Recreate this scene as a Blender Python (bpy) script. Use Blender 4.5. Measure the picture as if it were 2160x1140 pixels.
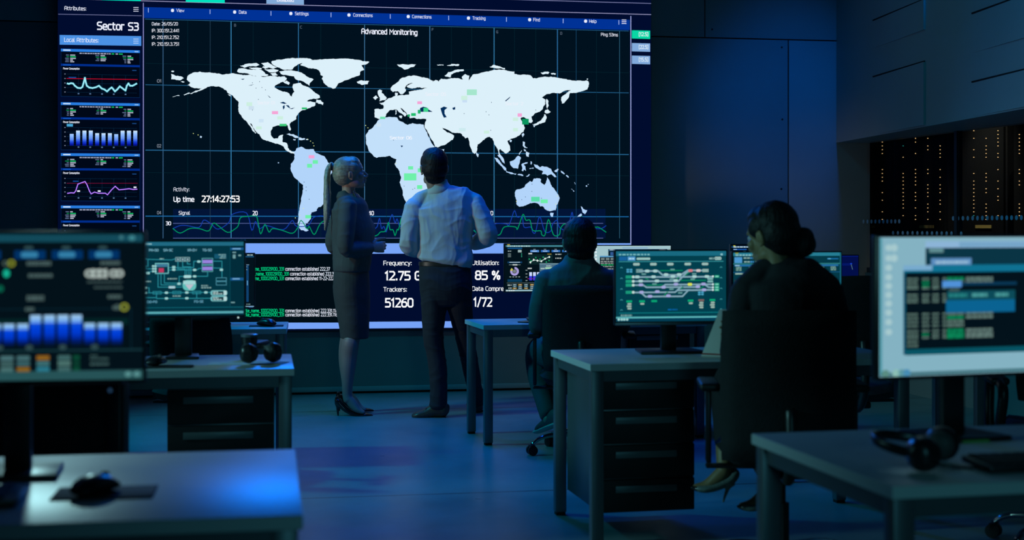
import bpy, bmesh, math, random
import numpy as np
from mathutils import Vector, Matrix, Euler
from mathutils.geometry import tessellate_polygon
R = math.radians
random.seed(7)
SC = bpy.context.scene
COL = SC.collection
for o in list(bpy.data.objects): bpy.data.objects.remove(o)

# ------------------------------------------------------------------ camera
FPX, HZ, CZ = 3000.0, 478.0, 1.30          # focal length in pixels of the 2160 wide frame, horizon row, eye height
cam_d = bpy.data.cameras.new('camera'); cam = bpy.data.objects.new('camera', cam_d); COL.objects.link(cam)
cam_d.sensor_width = 36.0; cam_d.lens = 36.0 * FPX / 2160.0
cam_d.shift_y = -(570.0 - HZ) / 2160.0
cam.location = (0, 0, CZ); cam.rotation_euler = (R(90), 0, 0)
cam_d.clip_start = 0.05; cam_d.clip_end = 100
cam_d.dof.use_dof = True; cam_d.dof.focus_distance = 10.0; cam_d.dof.aperture_fstop = 2.8
SC.camera = cam

# ------------------------------------------------------------------ colour management, world
SC.view_settings.view_transform = 'Standard'; SC.view_settings.look = 'None'
SC.view_settings.exposure = 0.0; SC.view_settings.gamma = 1.0; SC.view_settings.use_curve_mapping = False
W = bpy.data.worlds.new('room_dark'); SC.world = W; W.use_nodes = True
W.node_tree.nodes['Background'].inputs[0].default_value = (0.0, 0.02, 0.06, 1)
W.node_tree.nodes['Background'].inputs[1].default_value = 0.05

# ------------------------------------------------------------------ lights of the room, with added unseen fills among them
def area_lamp(name, loc, target, power, color, sx, sy=None, spread=180):
    d = bpy.data.lights.new(name, 'AREA'); d.energy = power; d.color = color
    d.shape = 'RECTANGLE'; d.size = sx; d.size_y = sy or sx; d.spread = R(spread)
    o = bpy.data.objects.new(name, d); COL.objects.link(o); o.location = loc
    o.rotation_euler = (Vector(target) - Vector(loc)).to_track_quat('-Z', 'Y').to_euler()
    return o
def spot_lamp(name, loc, target, power, color, cone, blend, r=0.2):
    d = bpy.data.lights.new(name, 'SPOT'); d.energy = power; d.color = color; d.spot_size = R(cone); d.spot_blend = blend; d.shadow_soft_size = r
    o = bpy.data.objects.new(name, d); COL.objects.link(o); o.location = loc
    o.rotation_euler = (Vector(target) - Vector(loc)).to_track_quat('-Z', 'Y').to_euler(); return o
spot_lamp('teal_key_lamp', (-4.9, 8.0, 4.4), (-0.2, 8.8, 0.0), 440, (0.0, 0.68, 0.88), 54, 0.6, 0.22)
spot_lamp('pale_side_lamp', (-4.5, 7.6, 2.0), (-0.70, 9.72, 1.10), 150, (0.95, 0.90, 0.80), 30, 0.8, 0.15)
area_lamp('blue_screen_lamp', (-1.05, 10.2, 3.15), (-0.8, 4.0, 0.5), 46, (0.0, 0.16, 0.85), 0.6, 0.25, 150)
spot_lamp('blue_overhead_fill', (-0.2, 9.0, 4.8), (-0.1, 8.6, 0.0), 360, (0.0, 0.10, 1.0), 66, 0.8, 0.5)  # added overhead fill that strengthens the blue on the floor
spot_lamp('blue_wall_washer', (3.0, 8.2, 4.4), (2.40, 11.7, 2.3), 230, (0.0, 0.18, 1.0), 30, 1.0, 0.2)
spot_lamp('cyan_overhang_washer', (0.4, 6.4, 4.6), (3.1, 8.8, 3.0), 60, (0.0, 0.52, 0.90), 60, 0.9, 0.3)
spot_lamp('rear_fill', (1.2, -2.7, 2.0), (0.8, 6.2, 0.4), 105, (0.16, 0.74, 0.90), 44, 1.0, 0.5)  # fill added behind the camera to lift dark fronts and edges
spot_lamp('desk_highlight_spot', (-2.75, 8.5, 2.95), (-1.05, 3.3, 0.74), 120, (0.50, 0.95, 1.0), 16, 0.9, 0.12)  # unseen spot added for the pale sheen on the left foreground desk
spot_lamp('left_fill_lamp', (-4.6, 4.6, 2.3), (0.9, 5.6, 0.8), 320, (0.28, 0.85, 0.90), 54, 1.0, 0.3)  # added fill for left-facing desk edges and the seated pair
spot_lamp('rack_label_fill', (3.38, 11.0, 2.95), (3.66, 11.3, 1.25), 55, (1.0, 0.86, 0.55), 54, 0.8, 0.08)  # spot added out of sight above the soffit to brighten the rack labels
# ------------------------------------------------------------------ helpers
def lin(c):
    return tuple(((v / 255) / 12.92 if v / 255 <= 0.04045 else ((v / 255 + 0.055) / 1.055) ** 2.4) for v in c)
MATS = {}
def mat(name, col, rough=0.5, metal=0.0, noise=None, bump=None, spec=0.5, coat=0.0, sheen=0.0, alpha=None):
    """procedural principled; noise=(scale, amount) varies the colour, bump=(scale, strength, detail)"""
    if name in MATS: return MATS[name]
    m = bpy.data.materials.new(name); m.use_nodes = True; nt = m.node_tree; b = nt.nodes['Principled BSDF']
    b.inputs['Base Color'].default_value = (*col, 1); b.inputs['Roughness'].default_value = rough
    b.inputs['Metallic'].default_value = metal; b.inputs['Specular IOR Level'].default_value = spec
    b.inputs['Coat Weight'].default_value = coat; b.inputs['Sheen Weight'].default_value = sheen
    tc = nt.nodes.new('ShaderNodeTexCoord')
    if noise:
        n = nt.nodes.new('ShaderNodeTexNoise'); n.inputs['Scale'].default_value = noise[0]; n.inputs['Detail'].default_value = 5
        r = nt.nodes.new('ShaderNodeValToRGB'); a = noise[1]
        r.color_ramp.elements[0].position = 0.3; r.color_ramp.elements[1].position = 0.7
        r.color_ramp.elements[0].color = (*[c * (1 - a) for c in col], 1); r.color_ramp.elements[1].color = (*[min(1, c * (1 + a)) for c in col], 1)
        nt.links.new(tc.outputs['Object'], n.inputs['Vector']); nt.links.new(n.outputs['Fac'], r.inputs[0]); nt.links.new(r.outputs[0], b.inputs['Base Color'])
    if bump:
        n2 = nt.nodes.new('ShaderNodeTexNoise'); n2.inputs['Scale'].default_value = bump[0]; n2.inputs['Detail'].default_value = bump[2] if len(bump) > 2 else 3
        mp = nt.nodes.new('ShaderNodeMapping'); mp.inputs['Scale'].default_value = bump[3] if len(bump) > 3 else (1, 1, 1)
        bp = nt.nodes.new('ShaderNodeBump'); bp.inputs['Strength'].default_value = bump[1]; bp.inputs['Distance'].default_value = 0.02
        nt.links.new(tc.outputs['Object'], mp.inputs[0]); nt.links.new(mp.outputs[0], n2.inputs['Vector'])
        nt.links.new(n2.outputs['Fac'], bp.inputs['Height']); nt.links.new(bp.outputs[0], b.inputs['Normal'])
    MATS[name] = m
    return m
def em(c, strength=1.0, light=False):
    """glowing pixels of a screen; c is the colour the screen shows"""
    key = ('em', tuple(int(v) for v in c), strength, light)
    if key in MATS: return MATS[key]
    m = bpy.data.materials.new('screen_glow_%d_%d_%d' % tuple(int(v) for v in c)); m.use_nodes = True; nt = m.node_tree
    nt.nodes.remove(nt.nodes['Principled BSDF'])
    e = nt.nodes.new('ShaderNodeEmission'); e.inputs[0].default_value = (*lin(c), 1); e.inputs[1].default_value = strength
    nt.links.new(e.outputs[0], nt.nodes['Material Output'].inputs[0])
    m.cycles.emission_sampling = 'FRONT' if light else 'NONE'
    MATS[key] = m
    return m

def px(x, y, Y):                     # a picture point at depth Y, in the room's metres
    return Vector(((x - 1080.0) * Y / FPX, Y, CZ - (y - HZ) * Y / FPX))
def on_z(x, y, z):                   # a picture point on the level plane z
    return px(x, y, FPX * (CZ - z) / (y - HZ))

def tag(o, label=None, cat=None, group=None, kind=None):
    if label: o['label'] = label
    if cat: o['category'] = cat
    if group: o['group'] = group
    if kind: o['kind'] = kind
    return o
def thing(name, label, cat, loc=(0, 0, 0), rz=0.0, group=None):
    o = bpy.data.objects.new(name, None); COL.objects.link(o); o.empty_display_size = 0.1
    o.location = loc; o.rotation_euler = (0, 0, rz)
    return tag(o, label, cat, group)
def link_mesh(name, me, mats, parent=None, loc=None, smooth=None):
    for m in (mats if isinstance(mats, (list, tuple)) else [mats]): me.materials.append(m)
    if smooth is not None and len(me.polygons):
        me.polygons.foreach_set('use_smooth', [True] * len(me.polygons)); me.set_sharp_from_angle(angle=R(smooth))
    o = bpy.data.objects.new(name, me); COL.objects.link(o)
    if parent is not None: o.parent = parent
    if loc is not None: o.location = loc
    return o

def frames(pts, ref):
    out = []
    for i, p in enumerate(pts):
        a = pts[max(0, i - 1)]; b = pts[min(len(pts) - 1, i + 1)]
        t = (b - a)
        t = t.normalized() if t.length > 1e-9 else Vector((0, 0, 1))
        s = ref - t * ref.dot(t)
        if s.length < 1e-4: s = Vector((0, 1, 0)) - t * t.y
        s.normalize(); out.append((t, s, t.cross(s)))
    return out
def catmull(vals, k):
    """vals: list of numpy rows; k samples per span"""
    if k <= 1 or len(vals) < 3: return vals
    out = []; n = len(vals)
    for i in range(n - 1):
        p0 = vals[max(0, i - 1)]; p1 = vals[i]; p2 = vals[i + 1]; p3 = vals[min(n - 1, i + 2)]
        for j in range(k):
            t = j / k
            out.append(0.5 * (2 * p1 + (p2 - p0) * t + (2 * p0 - 5 * p1 + 4 * p2 - p3) * t * t + (3 * p1 - p0 - 3 * p2 + p3) * t ** 3))
    out.append(vals[-1]); return out

class MB:
    """collects shapes, builds ONE mesh object"""
    def __init__(s): s.bm = bmesh.new()
    def _add(s, verts, faces):
        vs = [s.bm.verts.new(v) for v in verts]
        for f in faces:
            try: s.bm.faces.new([vs[i] for i in f])
            except ValueError: pass
        return vs
    def box(s, c, d, rz=0, rx=0, ry=0, bev=0.0, seg=2):
        M = Matrix.Translation(c) @ Euler((rx, ry, rz)).to_matrix().to_4x4() @ Matrix.Diagonal((*d, 1))
        r = bmesh.ops.create_cube(s.bm, size=1.0, matrix=M)
        if bev > 0:
            es = list({e for v in r['verts'] for e in v.link_edges})
            bmesh.ops.bevel(s.bm, geom=es, offset=bev, segments=seg, affect='EDGES', profile=0.5)
        return s
    def cyl(s, p0, p1, r0, r1=None, n=20, bev=0):
        return s.loft([(p0, r0, r0), (p1, r1 if r1 is not None else r0, r1 if r1 is not None else r0)], n=n, k=1, cap='flat')
    def tube(s, pts, r, n=10, k=4):
        rs = r if isinstance(r, (list, tuple)) else [r] * len(pts)
        return s.loft([(p, q, q) for p, q in zip(pts, rs)], n=n, k=k, cap='round')
    def loft(s, rows, ref=(1, 0, 0), n=20, k=4, cap='round', capk=0.6, sq=2.0):
        """rows: (point, half width along ref, half width across)"""
        arr = [np.array([*Vector(p), a, b], float) for p, a, b in rows]
        arr = catmull(arr, k)
        pts = [Vector(a[:3]) for a in arr]; rad = [(max(1e-4, a[3]), max(1e-4, a[4])) for a in arr]
        fr = frames(pts, Vector(ref))
        if cap == 'round':
            def ends(i, sg):
                t = fr[i][0] * sg; m = min(rad[i]) * capk; L = []
                for f, q in ((0.5, 0.866), (0.85, 0.53)):
                    L.append((pts[i] + t * m * f, (rad[i][0] * q, rad[i][1] * q), fr[i]))
                return L
            A = ends(0, -1)[::-1]; B = ends(len(pts) - 1, 1)
            full = A + list(zip(pts, rad, fr)) + B
            p_a = pts[0] - fr[0][0] * min(rad[0]) * capk; p_b = pts[-1] + fr[-1][0] * min(rad[-1]) * capk
        else:
            full = list(zip(pts, rad, fr)); p_a = pts[0]; p_b = pts[-1]
        verts = []; faces = []
        for p, (a, b), (t, u, v) in full:
            for i in range(n):
                an = 2 * math.pi * i / n; c, si = math.cos(an), math.sin(an)
                if sq != 2.0:
                    c = math.copysign(abs(c) ** (2 / sq), c); si = math.copysign(abs(si) ** (2 / sq), si)
                verts.append(p + u * a * c + v * b * si)
        m = len(full)
        for j in range(m - 1):
            for i in range(n):
                faces.append((j * n + i, j * n + (i + 1) % n, (j + 1) * n + (i + 1) % n, (j + 1) * n + i))
        verts += [p_a, p_b]; ia, ib = len(verts) - 2, len(verts) - 1
        for i in range(n):
            faces.append((ia, (i + 1) % n, i)); faces.append((ib, (m - 1) * n + i, (m - 1) * n + (i + 1) % n))
        s._add(verts, faces); return s
    def ell(s, c, r, rot=None, u=24, v=16):
        M = Matrix.Translation(c) @ (rot.to_4x4() if rot is not None else Matrix()) @ Matrix.Diagonal((*(r if isinstance(r, (tuple, list)) else (r, r, r)), 1))
        bmesh.ops.create_uvsphere(s.bm, u_segments=u, v_segments=v, radius=1.0, matrix=M); return s
    def lathe(s, prof, c=(0, 0, 0), n=28, M=None):
        M = M or Matrix.Translation(c); verts = []; faces = []
        for r, z in prof:
            for i in range(n):
                a = 2 * math.pi * i / n; verts.append(M @ Vector((r * math.cos(a), r * math.sin(a), z)))
        for j in range(len(prof) - 1):
            for i in range(n): faces.append((j * n + i, j * n + (i + 1) % n, (j + 1) * n + (i + 1) % n, (j + 1) * n + i))
        faces.append(tuple(range(n))[::-1]); faces.append(tuple((len(prof) - 1) * n + i for i in range(n)))
        s._add(verts, faces); return s
    def prism(s, poly, z0, z1, M=None, bev=0):
        M = M or Matrix(); n = len(poly)
        vs = s._add([M @ Vector((x, y, z0)) for x, y in poly] + [M @ Vector((x, y, z1)) for x, y in poly],
               [tuple(range(n))[::-1], tuple(range(n, 2 * n))] + [(i, (i + 1) % n, n + (i + 1) % n, n + i) for i in range(n)])
        if bev:
            es = list({e for v in vs for e in v.link_edges}); bmesh.ops.bevel(s.bm, geom=es, offset=bev, segments=2, affect='EDGES', profile=0.5)
        return s
    def pad(s, w, h, t, M=None, k=0.35, n=14, bend=0.0, bend_z=0.0, taper=0.0):
        """cushion slab in XZ, thickness along Y, rounded outline"""
        M = M or Matrix(); verts = []; faces = []; idx = {}
        for sd in (0, 1):
            for j in range(n + 1):
                for i in range(n + 1):
                    a, b = 2 * i / n - 1, 2 * j / n - 1
                    x = a * math.sqrt(1 - k * b * b / 2); z = b * math.sqrt(1 - k * a * a / 2)
                    e = max(abs(a), abs(b)); th = t / 2 * math.sqrt(max(0, 1 - e ** 8))
                    if e >= 0.999 and sd == 1: idx[(sd, i, j)] = idx[(0, i, j)]; continue
                    X = x * w / 2 * (1 + taper * b); Z = z * h / 2
                    y = (th if sd else -th) + bend * X * X + bend_z * Z * Z
                    idx[(sd, i, j)] = len(verts); verts.append(M @ Vector((X, y, Z)))
        for sd in (0, 1):
            for j in range(n):
                for i in range(n):
                    f = [idx[(sd, i, j)], idx[(sd, i + 1, j)], idx[(sd, i + 1, j + 1)], idx[(sd, i, j + 1)]]
                    faces.append(f if sd == 0 else f[::-1])
        s._add(verts, faces); return s
    def mesh(s, name, xform=None):
        bmesh.ops.recalc_face_normals(s.bm, faces=s.bm.faces[:])
        me = bpy.data.meshes.new(name)
        if xform is not None: s.bm.transform(xform)
        s.bm.to_mesh(me); s.bm.free(); return me
    def build(s, name, mats, parent=None, loc=None, smooth=40, origin=None):
        me = s.mesh(name, Matrix.Translation(-Vector(origin)) if origin is not None else None)
        return link_mesh(name, me, mats, parent, loc, smooth)
    def organic(s, name, mats, voxel=0.006, smooth_it=4, parent=None, origin=(0, 0, 0), jitter=None, fac=0.5):
        """one continuous skin over everything collected"""
        me = s.mesh(name); ob = bpy.data.objects.new('shell_work', me); COL.objects.link(ob)
        r = ob.modifiers.new('r', 'REMESH'); r.mode = 'VOXEL'; r.voxel_size = voxel; r.use_smooth_shade = True
        if smooth_it:
            q = ob.modifiers.new('s', 'SMOOTH'); q.factor = fac; q.iterations = smooth_it
        dg = bpy.context.evaluated_depsgraph_get()
        out = bpy.data.meshes.new_from_object(ob.evaluated_get(dg)); bpy.data.objects.remove(ob); bpy.data.meshes.remove(me)
        out.name = name
        n = len(out.vertices); co = np.empty(n * 3, np.float32); out.vertices.foreach_get('co', co); co = co.reshape(-1, 3)
        if jitter is not None:
            nr = np.empty(n * 3, np.float32); out.vertices.foreach_get('normal', nr); nr = nr.reshape(-1, 3)
            co = co + nr * jitter(co)[:, None]
        co = co - np.array(origin, np.float32); out.vertices.foreach_set('co', co.ravel().astype(np.float32)); out.update()
        out.materials.clear()
        return link_mesh(name, out, mats, parent, None if parent is not None else origin, 180)

# squarish screen lettering: strokes on a grid (capitals 6 high, small letters 4.3 high), drawn as flat bands
GLY = {}
def _g(ch, w, *strokes): GLY[ch] = (w, [[tuple(float(q) for q in p.split(',')) for p in st.split()] for st in strokes])
_g('A',4,'0,0 0,4.9 1.1,6 2.9,6 4,4.9 4,0','0,2.6 4,2.6'); _g('B',4,'0,0 0,6 3,6 3.7,5.3 3.7,3.8 3,3.2 0,3.2','3,3.2 4,2.4 4,.8 3.2,0 0,0')
_g('C',3.7,'3.7,6 1,6 0,5 0,1 1,0 3.7,0'); _g('D',4,'0,0 0,6 3,6 4,5 4,1 3,0 0,0'); _g('E',3.4,'3.4,6 0,6 0,0 3.4,0','0,3.1 3,3.1'); _g('F',3.4,'3.4,6 0,6 0,0','0,3 3,3')
_g('G',4,'4,6 1,6 0,5 0,1 1,0 4,0 4,3 2.2,3'); _g('H',4,'0,0 0,6','4,0 4,6','0,3 4,3'); _g('I',.6,'.3,0 .3,6'); _g('K',4,'0,0 0,6','4,6 .3,3 4,0'); _g('L',3.2,'0,6 0,0 3.2,0')
_g('M',5,'0,0 0,6 2.5,2.6 5,6 5,0'); _g('N',4,'0,0 0,6 4,0 4,6'); _g('O',4,'1,0 0,1 0,5 1,6 3,6 4,5 4,1 3,0 1,0'); _g('P',4,'0,0 0,6 3,6 4,5.2 4,3.4 3,2.6 0,2.6')
_g('R',4,'0,0 0,6 3,6 4,5.2 4,3.6 3,2.8 0,2.8','2,2.8 4,0'); _g('S',3.8,'3.6,6 .9,6 0,5.2 0,3.9 .8,3.2 3,2.9 3.8,2.2 3.8,.8 3,0 .1,0'); _g('T',4,'0,6 4,6','2,6 2,0'); _g('U',4,'0,6 0,1 1,0 3,0 4,1 4,6')
_g('V',4.2,'0,6 2.1,0 4.2,6'); _g('W',6,'0,6 1.4,0 3,5 4.6,0 6,6'); _g('X',4,'0,0 4,6','0,6 4,0'); _g('Y',4,'0,6 2,2.8 4,6','2,2.8 2,0')
_g('a',3.2,'.4,4.3 2.4,4.3 3.2,3.5 3.2,0 .9,0 0,.7 0,1.7 .7,2.4 3.2,2.4'); _g('b',3.3,'0,6 0,0 2.5,0 3.3,.8 3.3,3.5 2.5,4.3 0,4.3'); _g('c',2.8,'2.8,4.3 .8,4.3 0,3.5 0,.8 .8,0 2.8,0')
_g('d',3.3,'3.3,6 3.3,0 .8,0 0,.8 0,3.5 .8,4.3 3.3,4.3'); _g('e',3.2,'3.2,0 .8,0 0,.8 0,3.5 .8,4.3 2.4,4.3 3.2,3.5 3.2,2.1 0,2.1'); _g('f',2.2,'2.2,6 1.5,6 .7,5.2 .7,0','0,4.1 2.1,4.1')
_g('g',3.3,'3.3,0 .8,0 0,.8 0,3.5 .8,4.3 3.3,4.3 3.3,-.8 2.5,-1.6 .3,-1.6'); _g('h',3.2,'0,0 0,6','0,4.3 2.4,4.3 3.2,3.5 3.2,0'); _g('i',.6,'.3,0 .3,4.3','.3,5.5 .3,6.1'); _g('k',3,'0,0 0,6','3,4.3 .3,2.2 3,0')
_g('l',1.2,'0,6 0,.8 .7,0 1.2,0'); _g('m',5.2,'0,0 0,4.3 4.4,4.3 5.2,3.5 5.2,0','2.6,4.3 2.6,0'); _g('n',3.2,'0,0 0,4.3 2.4,4.3 3.2,3.5 3.2,0'); _g('o',3.3,'.8,0 0,.8 0,3.5 .8,4.3 2.5,4.3 3.3,3.5 3.3,.8 2.5,0 .8,0')
_g('p',3.3,'0,-1.6 0,4.3 2.5,4.3 3.3,3.5 3.3,.8 2.5,0 0,0'); _g('q',3.3,'3.3,-1.6 3.3,4.3 .8,4.3 0,3.5 0,.8 .8,0 3.3,0'); _g('r',2.1,'0,0 0,4.3 2.1,4.3'); _g('s',2.9,'2.8,4.3 .7,4.3 0,3.7 0,2.8 .6,2.3 2.3,2 2.9,1.5 2.9,.6 2.2,0 .1,0')
_g('t',2.1,'.6,5.6 .6,.8 1.3,0 2.1,0','0,4.3 2.1,4.3'); _g('u',3.2,'0,4.3 0,.8 .8,0 3.2,0','3.2,0 3.2,4.3'); _g('v',3.2,'0,4.3 1.6,0 3.2,4.3'); _g('y',3.2,'0,4.3 1.6,.2','3.2,4.3 1.3,-1.6 .3,-1.6')
_g('w',4.8,'0,4.3 1.1,0 2.4,3.6 3.7,0 4.8,4.3'); _g('x',3.2,'0,0 3.2,4.3','0,4.3 3.2,0'); _g('z',3,'0,4.3 3,4.3 0,0 3,0')
_g('0',3.8,'.9,0 0,.9 0,5.1 .9,6 2.9,6 3.8,5.1 3.8,.9 2.9,0 .9,0'); _g('1',2,'0,4.9 1.3,6 1.3,0'); _g('2',3.7,'.1,6 2.8,6 3.6,5.2 3.6,3.9 3,3.2 0,0 3.7,0'); _g('3',3.6,'0,6 2.8,6 3.5,5.3 3.5,3.9 2.8,3.2 1,3.2','2.8,3.2 3.6,2.4 3.6,.8 2.8,0 0,0')
_g('4',4,'3,0 3,6 2.6,6 0,2 0,1.5 4,1.5'); _g('5',3.7,'3.5,6 .2,6 .1,3.4 2.8,3.4 3.7,2.6 3.7,.8 2.9,0 0,0'); _g('6',3.8,'3.3,6 1.6,6 0,4 0,.9 .9,0 2.9,0 3.8,.9 3.8,2.7 2.9,3.5 .2,3.5'); _g('7',3.6,'0,6 3.6,6 3.6,5.4 1.2,0')
_g('8',3.8,'1,3.2 .2,4 .2,5.2 1,6 2.8,6 3.6,5.2 3.6,4 2.8,3.2 1,3.2 0,2.4 0,.8 .9,0 2.9,0 3.8,.8 3.8,2.4 2.8,3.2'); _g('9',3.8,'.5,0 2.2,0 3.8,2 3.8,5.1 2.9,6 .9,6 0,5.1 0,3.3 .9,2.5 3.6,2.5')
_g(':',.6,'.3,.2 .3,.8','.3,3.6 .3,4.2'); _g('.',.6,'.3,0 .3,.5'); _g('/',2.6,'0,-.4 2.6,6.3'); _g('-',2.4,'0,2.6 2.4,2.6'); _g('_',3,'0,-.7 3,-.7'); _g('%',5.4,'.8,3.3 0,3.8 0,5.5 .8,6 1.6,5.5 1.6,3.8 .8,3.3','4.6,0 3.8,.5 3.8,2.2 4.6,2.7 5.4,2.2 5.4,.5 4.6,0','4.4,6 1,0')
_g('[',1.4,'1.4,6.4 0,6.4 0,-.6 1.4,-.6'); _g(']',1.4,'0,6.4 1.4,6.4 1.4,-.6 0,-.6'); _g(' ',1.6)
def text_tris(s, bold):
    """bands of every stroke in grid units; capitals are 6 high"""
    V = []; F = []; X = 0.0; w = 1.18 if bold else .9
    for ch in s:
        gw, st = GLY[ch]
        for P in st:
            closed = P[0] == P[-1] and len(P) > 2
            n = len(P); off = []
            for i in range(n):
                a = P[i - 1] if i else (P[-2] if closed else None); b = P[i + 1] if i < n - 1 else (P[1] if closed else None); c = P[i]
                d1 = None if a is None else (c[0] - a[0], c[1] - a[1]); d2 = None if b is None else (b[0] - c[0], b[1] - c[1])
                nrm = lambda d: (-d[1] / math.hypot(*d), d[0] / math.hypot(*d))
                ex = (0, 0)
                if d1 is None: q = nrm(d2); L = math.hypot(*d2); ex = (-d2[0] / L * w * .42, -d2[1] / L * w * .42)
                elif d2 is None: q = nrm(d1); L = math.hypot(*d1); ex = (d1[0] / L * w * .42, d1[1] / L * w * .42)
                else:
                    q1, q2 = nrm(d1), nrm(d2); q = (q1[0] + q2[0], q1[1] + q2[1]); l = q[0] ** 2 + q[1] ** 2; l = max(l, .8); q = (q[0] * 2 / l, q[1] * 2 / l)
                off.append((c[0] + ex[0] + q[0] * w / 2, c[1] + ex[1] + q[1] * w / 2, c[0] + ex[0] - q[0] * w / 2, c[1] + ex[1] - q[1] * w / 2))
            b0 = len(V)
            for x1, y1, x2, y2 in off: V += [(X + x1, y1), (X + x2, y2)]
            F += [(b0 + 2 * i, b0 + 2 * i + 1, b0 + 2 * i + 3, b0 + 2 * i + 2) for i in range(n - 1)]
        X += gw + 1.35
    return V, F

class Canvas:
    """flat screen picture: polygons in picture units laid on a display; one mesh, one glow per colour"""
    def __init__(s, fmap, eps): s.m = fmap; s.eps = eps; s.v = []; s.f = []; s.mi = []; s.mats = []; s.lut = {}
    def mid(s, c, light):
        k = (tuple(c), light)
        if k not in s.lut: s.lut[k] = len(s.mats); s.mats.append(em(c, 1.0, light))
        return s.lut[k]
    def raw(s, pts, faces, c, L, light=False):
        b = len(s.v); s.v += [s.m(x, y, L * s.eps) for x, y in pts]; i = s.mid(c, light)
        for f in faces: s.f.append(tuple(b + j for j in f)); s.mi.append(i)
    def poly(s, pts, c, L=2, light=False):
        t = tessellate_polygon([[Vector((x, y, 0)) for x, y in pts]])
        s.raw(pts, t, c, L, light)
    def rect(s, x0, y0, x1, y1, c, L=1, light=False, y0b=None, y1b=None):
        s.raw([(x0, y0), (x1, y0 if y0b is None else y0b), (x1, y1 if y1b is None else y1b), (x0, y1)], [(0, 1, 2, 3)], c, L, light)
    def disc(s, x, y, rx, ry, c, L=3, n=14, light=False):
        s.raw([(x + rx * math.cos(2 * math.pi * i / n), y + ry * math.sin(2 * math.pi * i / n)) for i in range(n)], [tuple(range(n))], c, L, light)
    def ring(s, x, y, r0, r1, c, L=3, a0=0, a1=360, n=28):
        P = []
        for i in range(n + 1):
            a = R(a0 + (a1 - a0) * i / n); P += [(x + r0 * math.cos(a), y + r0 * math.sin(a)), (x + r1 * math.cos(a), y + r1 * math.sin(a))]
        s.raw(P, [(2 * i, 2 * i + 1, 2 * i + 3, 2 * i + 2) for i in range(n)], c, L)
    def line(s, pts, w, c, L=3):
        P = []; F = []
        for (x0, y0), (x1, y1) in zip(pts[:-1], pts[1:]):
            d = math.hypot(x1 - x0, y1 - y0) or 1; nx, ny = -(y1 - y0) / d * w / 2, (x1 - x0) / d * w / 2
            ex, ey = (x1 - x0) / d * w * .3, (y1 - y0) / d * w * .3
            b = len(P); P += [(x0 - ex + nx, y0 - ey + ny), (x1 + ex + nx, y1 + ey + ny), (x1 + ex - nx, y1 + ey - ny), (x0 - ex - nx, y0 - ey - ny)]; F.append((b, b + 1, b + 2, b + 3))
        s.raw(P, F, c, L)
    def frame(s, x0, y0, x1, y1, w, c, L=3): s.line([(x0, y0), (x1, y0), (x1, y1), (x0, y1), (x0, y0)], w, c, L)
    def pill(s, x0, y0, x1, y1, c, L=3):
        r = min(y1 - y0, x1 - x0) / 2 * .8; P = []
        for cx, cy, a in ((x1 - r, y0 + r, -90), (x1 - r, y1 - r, 0), (x0 + r, y1 - r, 90), (x0 + r, y0 + r, 180)):
            for q in (0, 30, 60, 90): P.append((cx + r * math.cos(R(a + q)), cy + r * math.sin(R(a + q))))
        s.raw(P, [tuple(range(len(P)))], c, L)
    def text(s, t, x0, y0, x1, y1, c, L=4, bold=False, slope=0.0):
        """x0..x1: extent of the words; y0: top of capitals, y1: baseline"""
        v, f = text_tris(t, bold); a = min(p[0] for p in v); b = max(p[0] for p in v); h = 6.0
        sx = (x1 - x0) / (b - a); sy = (y1 - y0) / h
        s.raw([(x0 + (p[0] - a) * sx, y1 - p[1] * sy + slope * (p[0] - a) * sx) for p in v], f, c, L)
    def vbar(s, x0, y0, x1, y1, cols, L=3):
        n = len(cols); P = [(x0 + 1.2, y0)] 
        for i, c in enumerate(cols):
            a = y0 + (y1 - y0) * i / n; b = y0 + (y1 - y0) * (i + 1) / n
            s.rect(x0, a, x1, b, c, L)
    def build(s, name, parent, extra=None):
        me = bpy.data.meshes.new(name); me.from_pydata([tuple(v) for v in s.v], [], s.f)
        for m in s.mats: me.materials.append(m)
        me.polygons.foreach_set('material_index', s.mi); me.update()
        o = bpy.data.objects.new(name, me); COL.objects.link(o); o.parent = parent; return o
# ------------------------------------------------------------------ room shell
TH = math.atan(0.178)                       # the back wall runs slightly away to the right
U = Vector((math.cos(TH), math.sin(TH), 0)); NO = Vector((math.sin(TH), -math.cos(TH), 0))
SCR0, WAL0 = 11.25, 11.40
def back_pt(x, y, y0):                      # picture point on the plane Y = y0 + 0.178 X
    t = (x - 1080.0) / FPX; Y = y0 / (1 - 0.178 * t); return px(x, y, Y)

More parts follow.
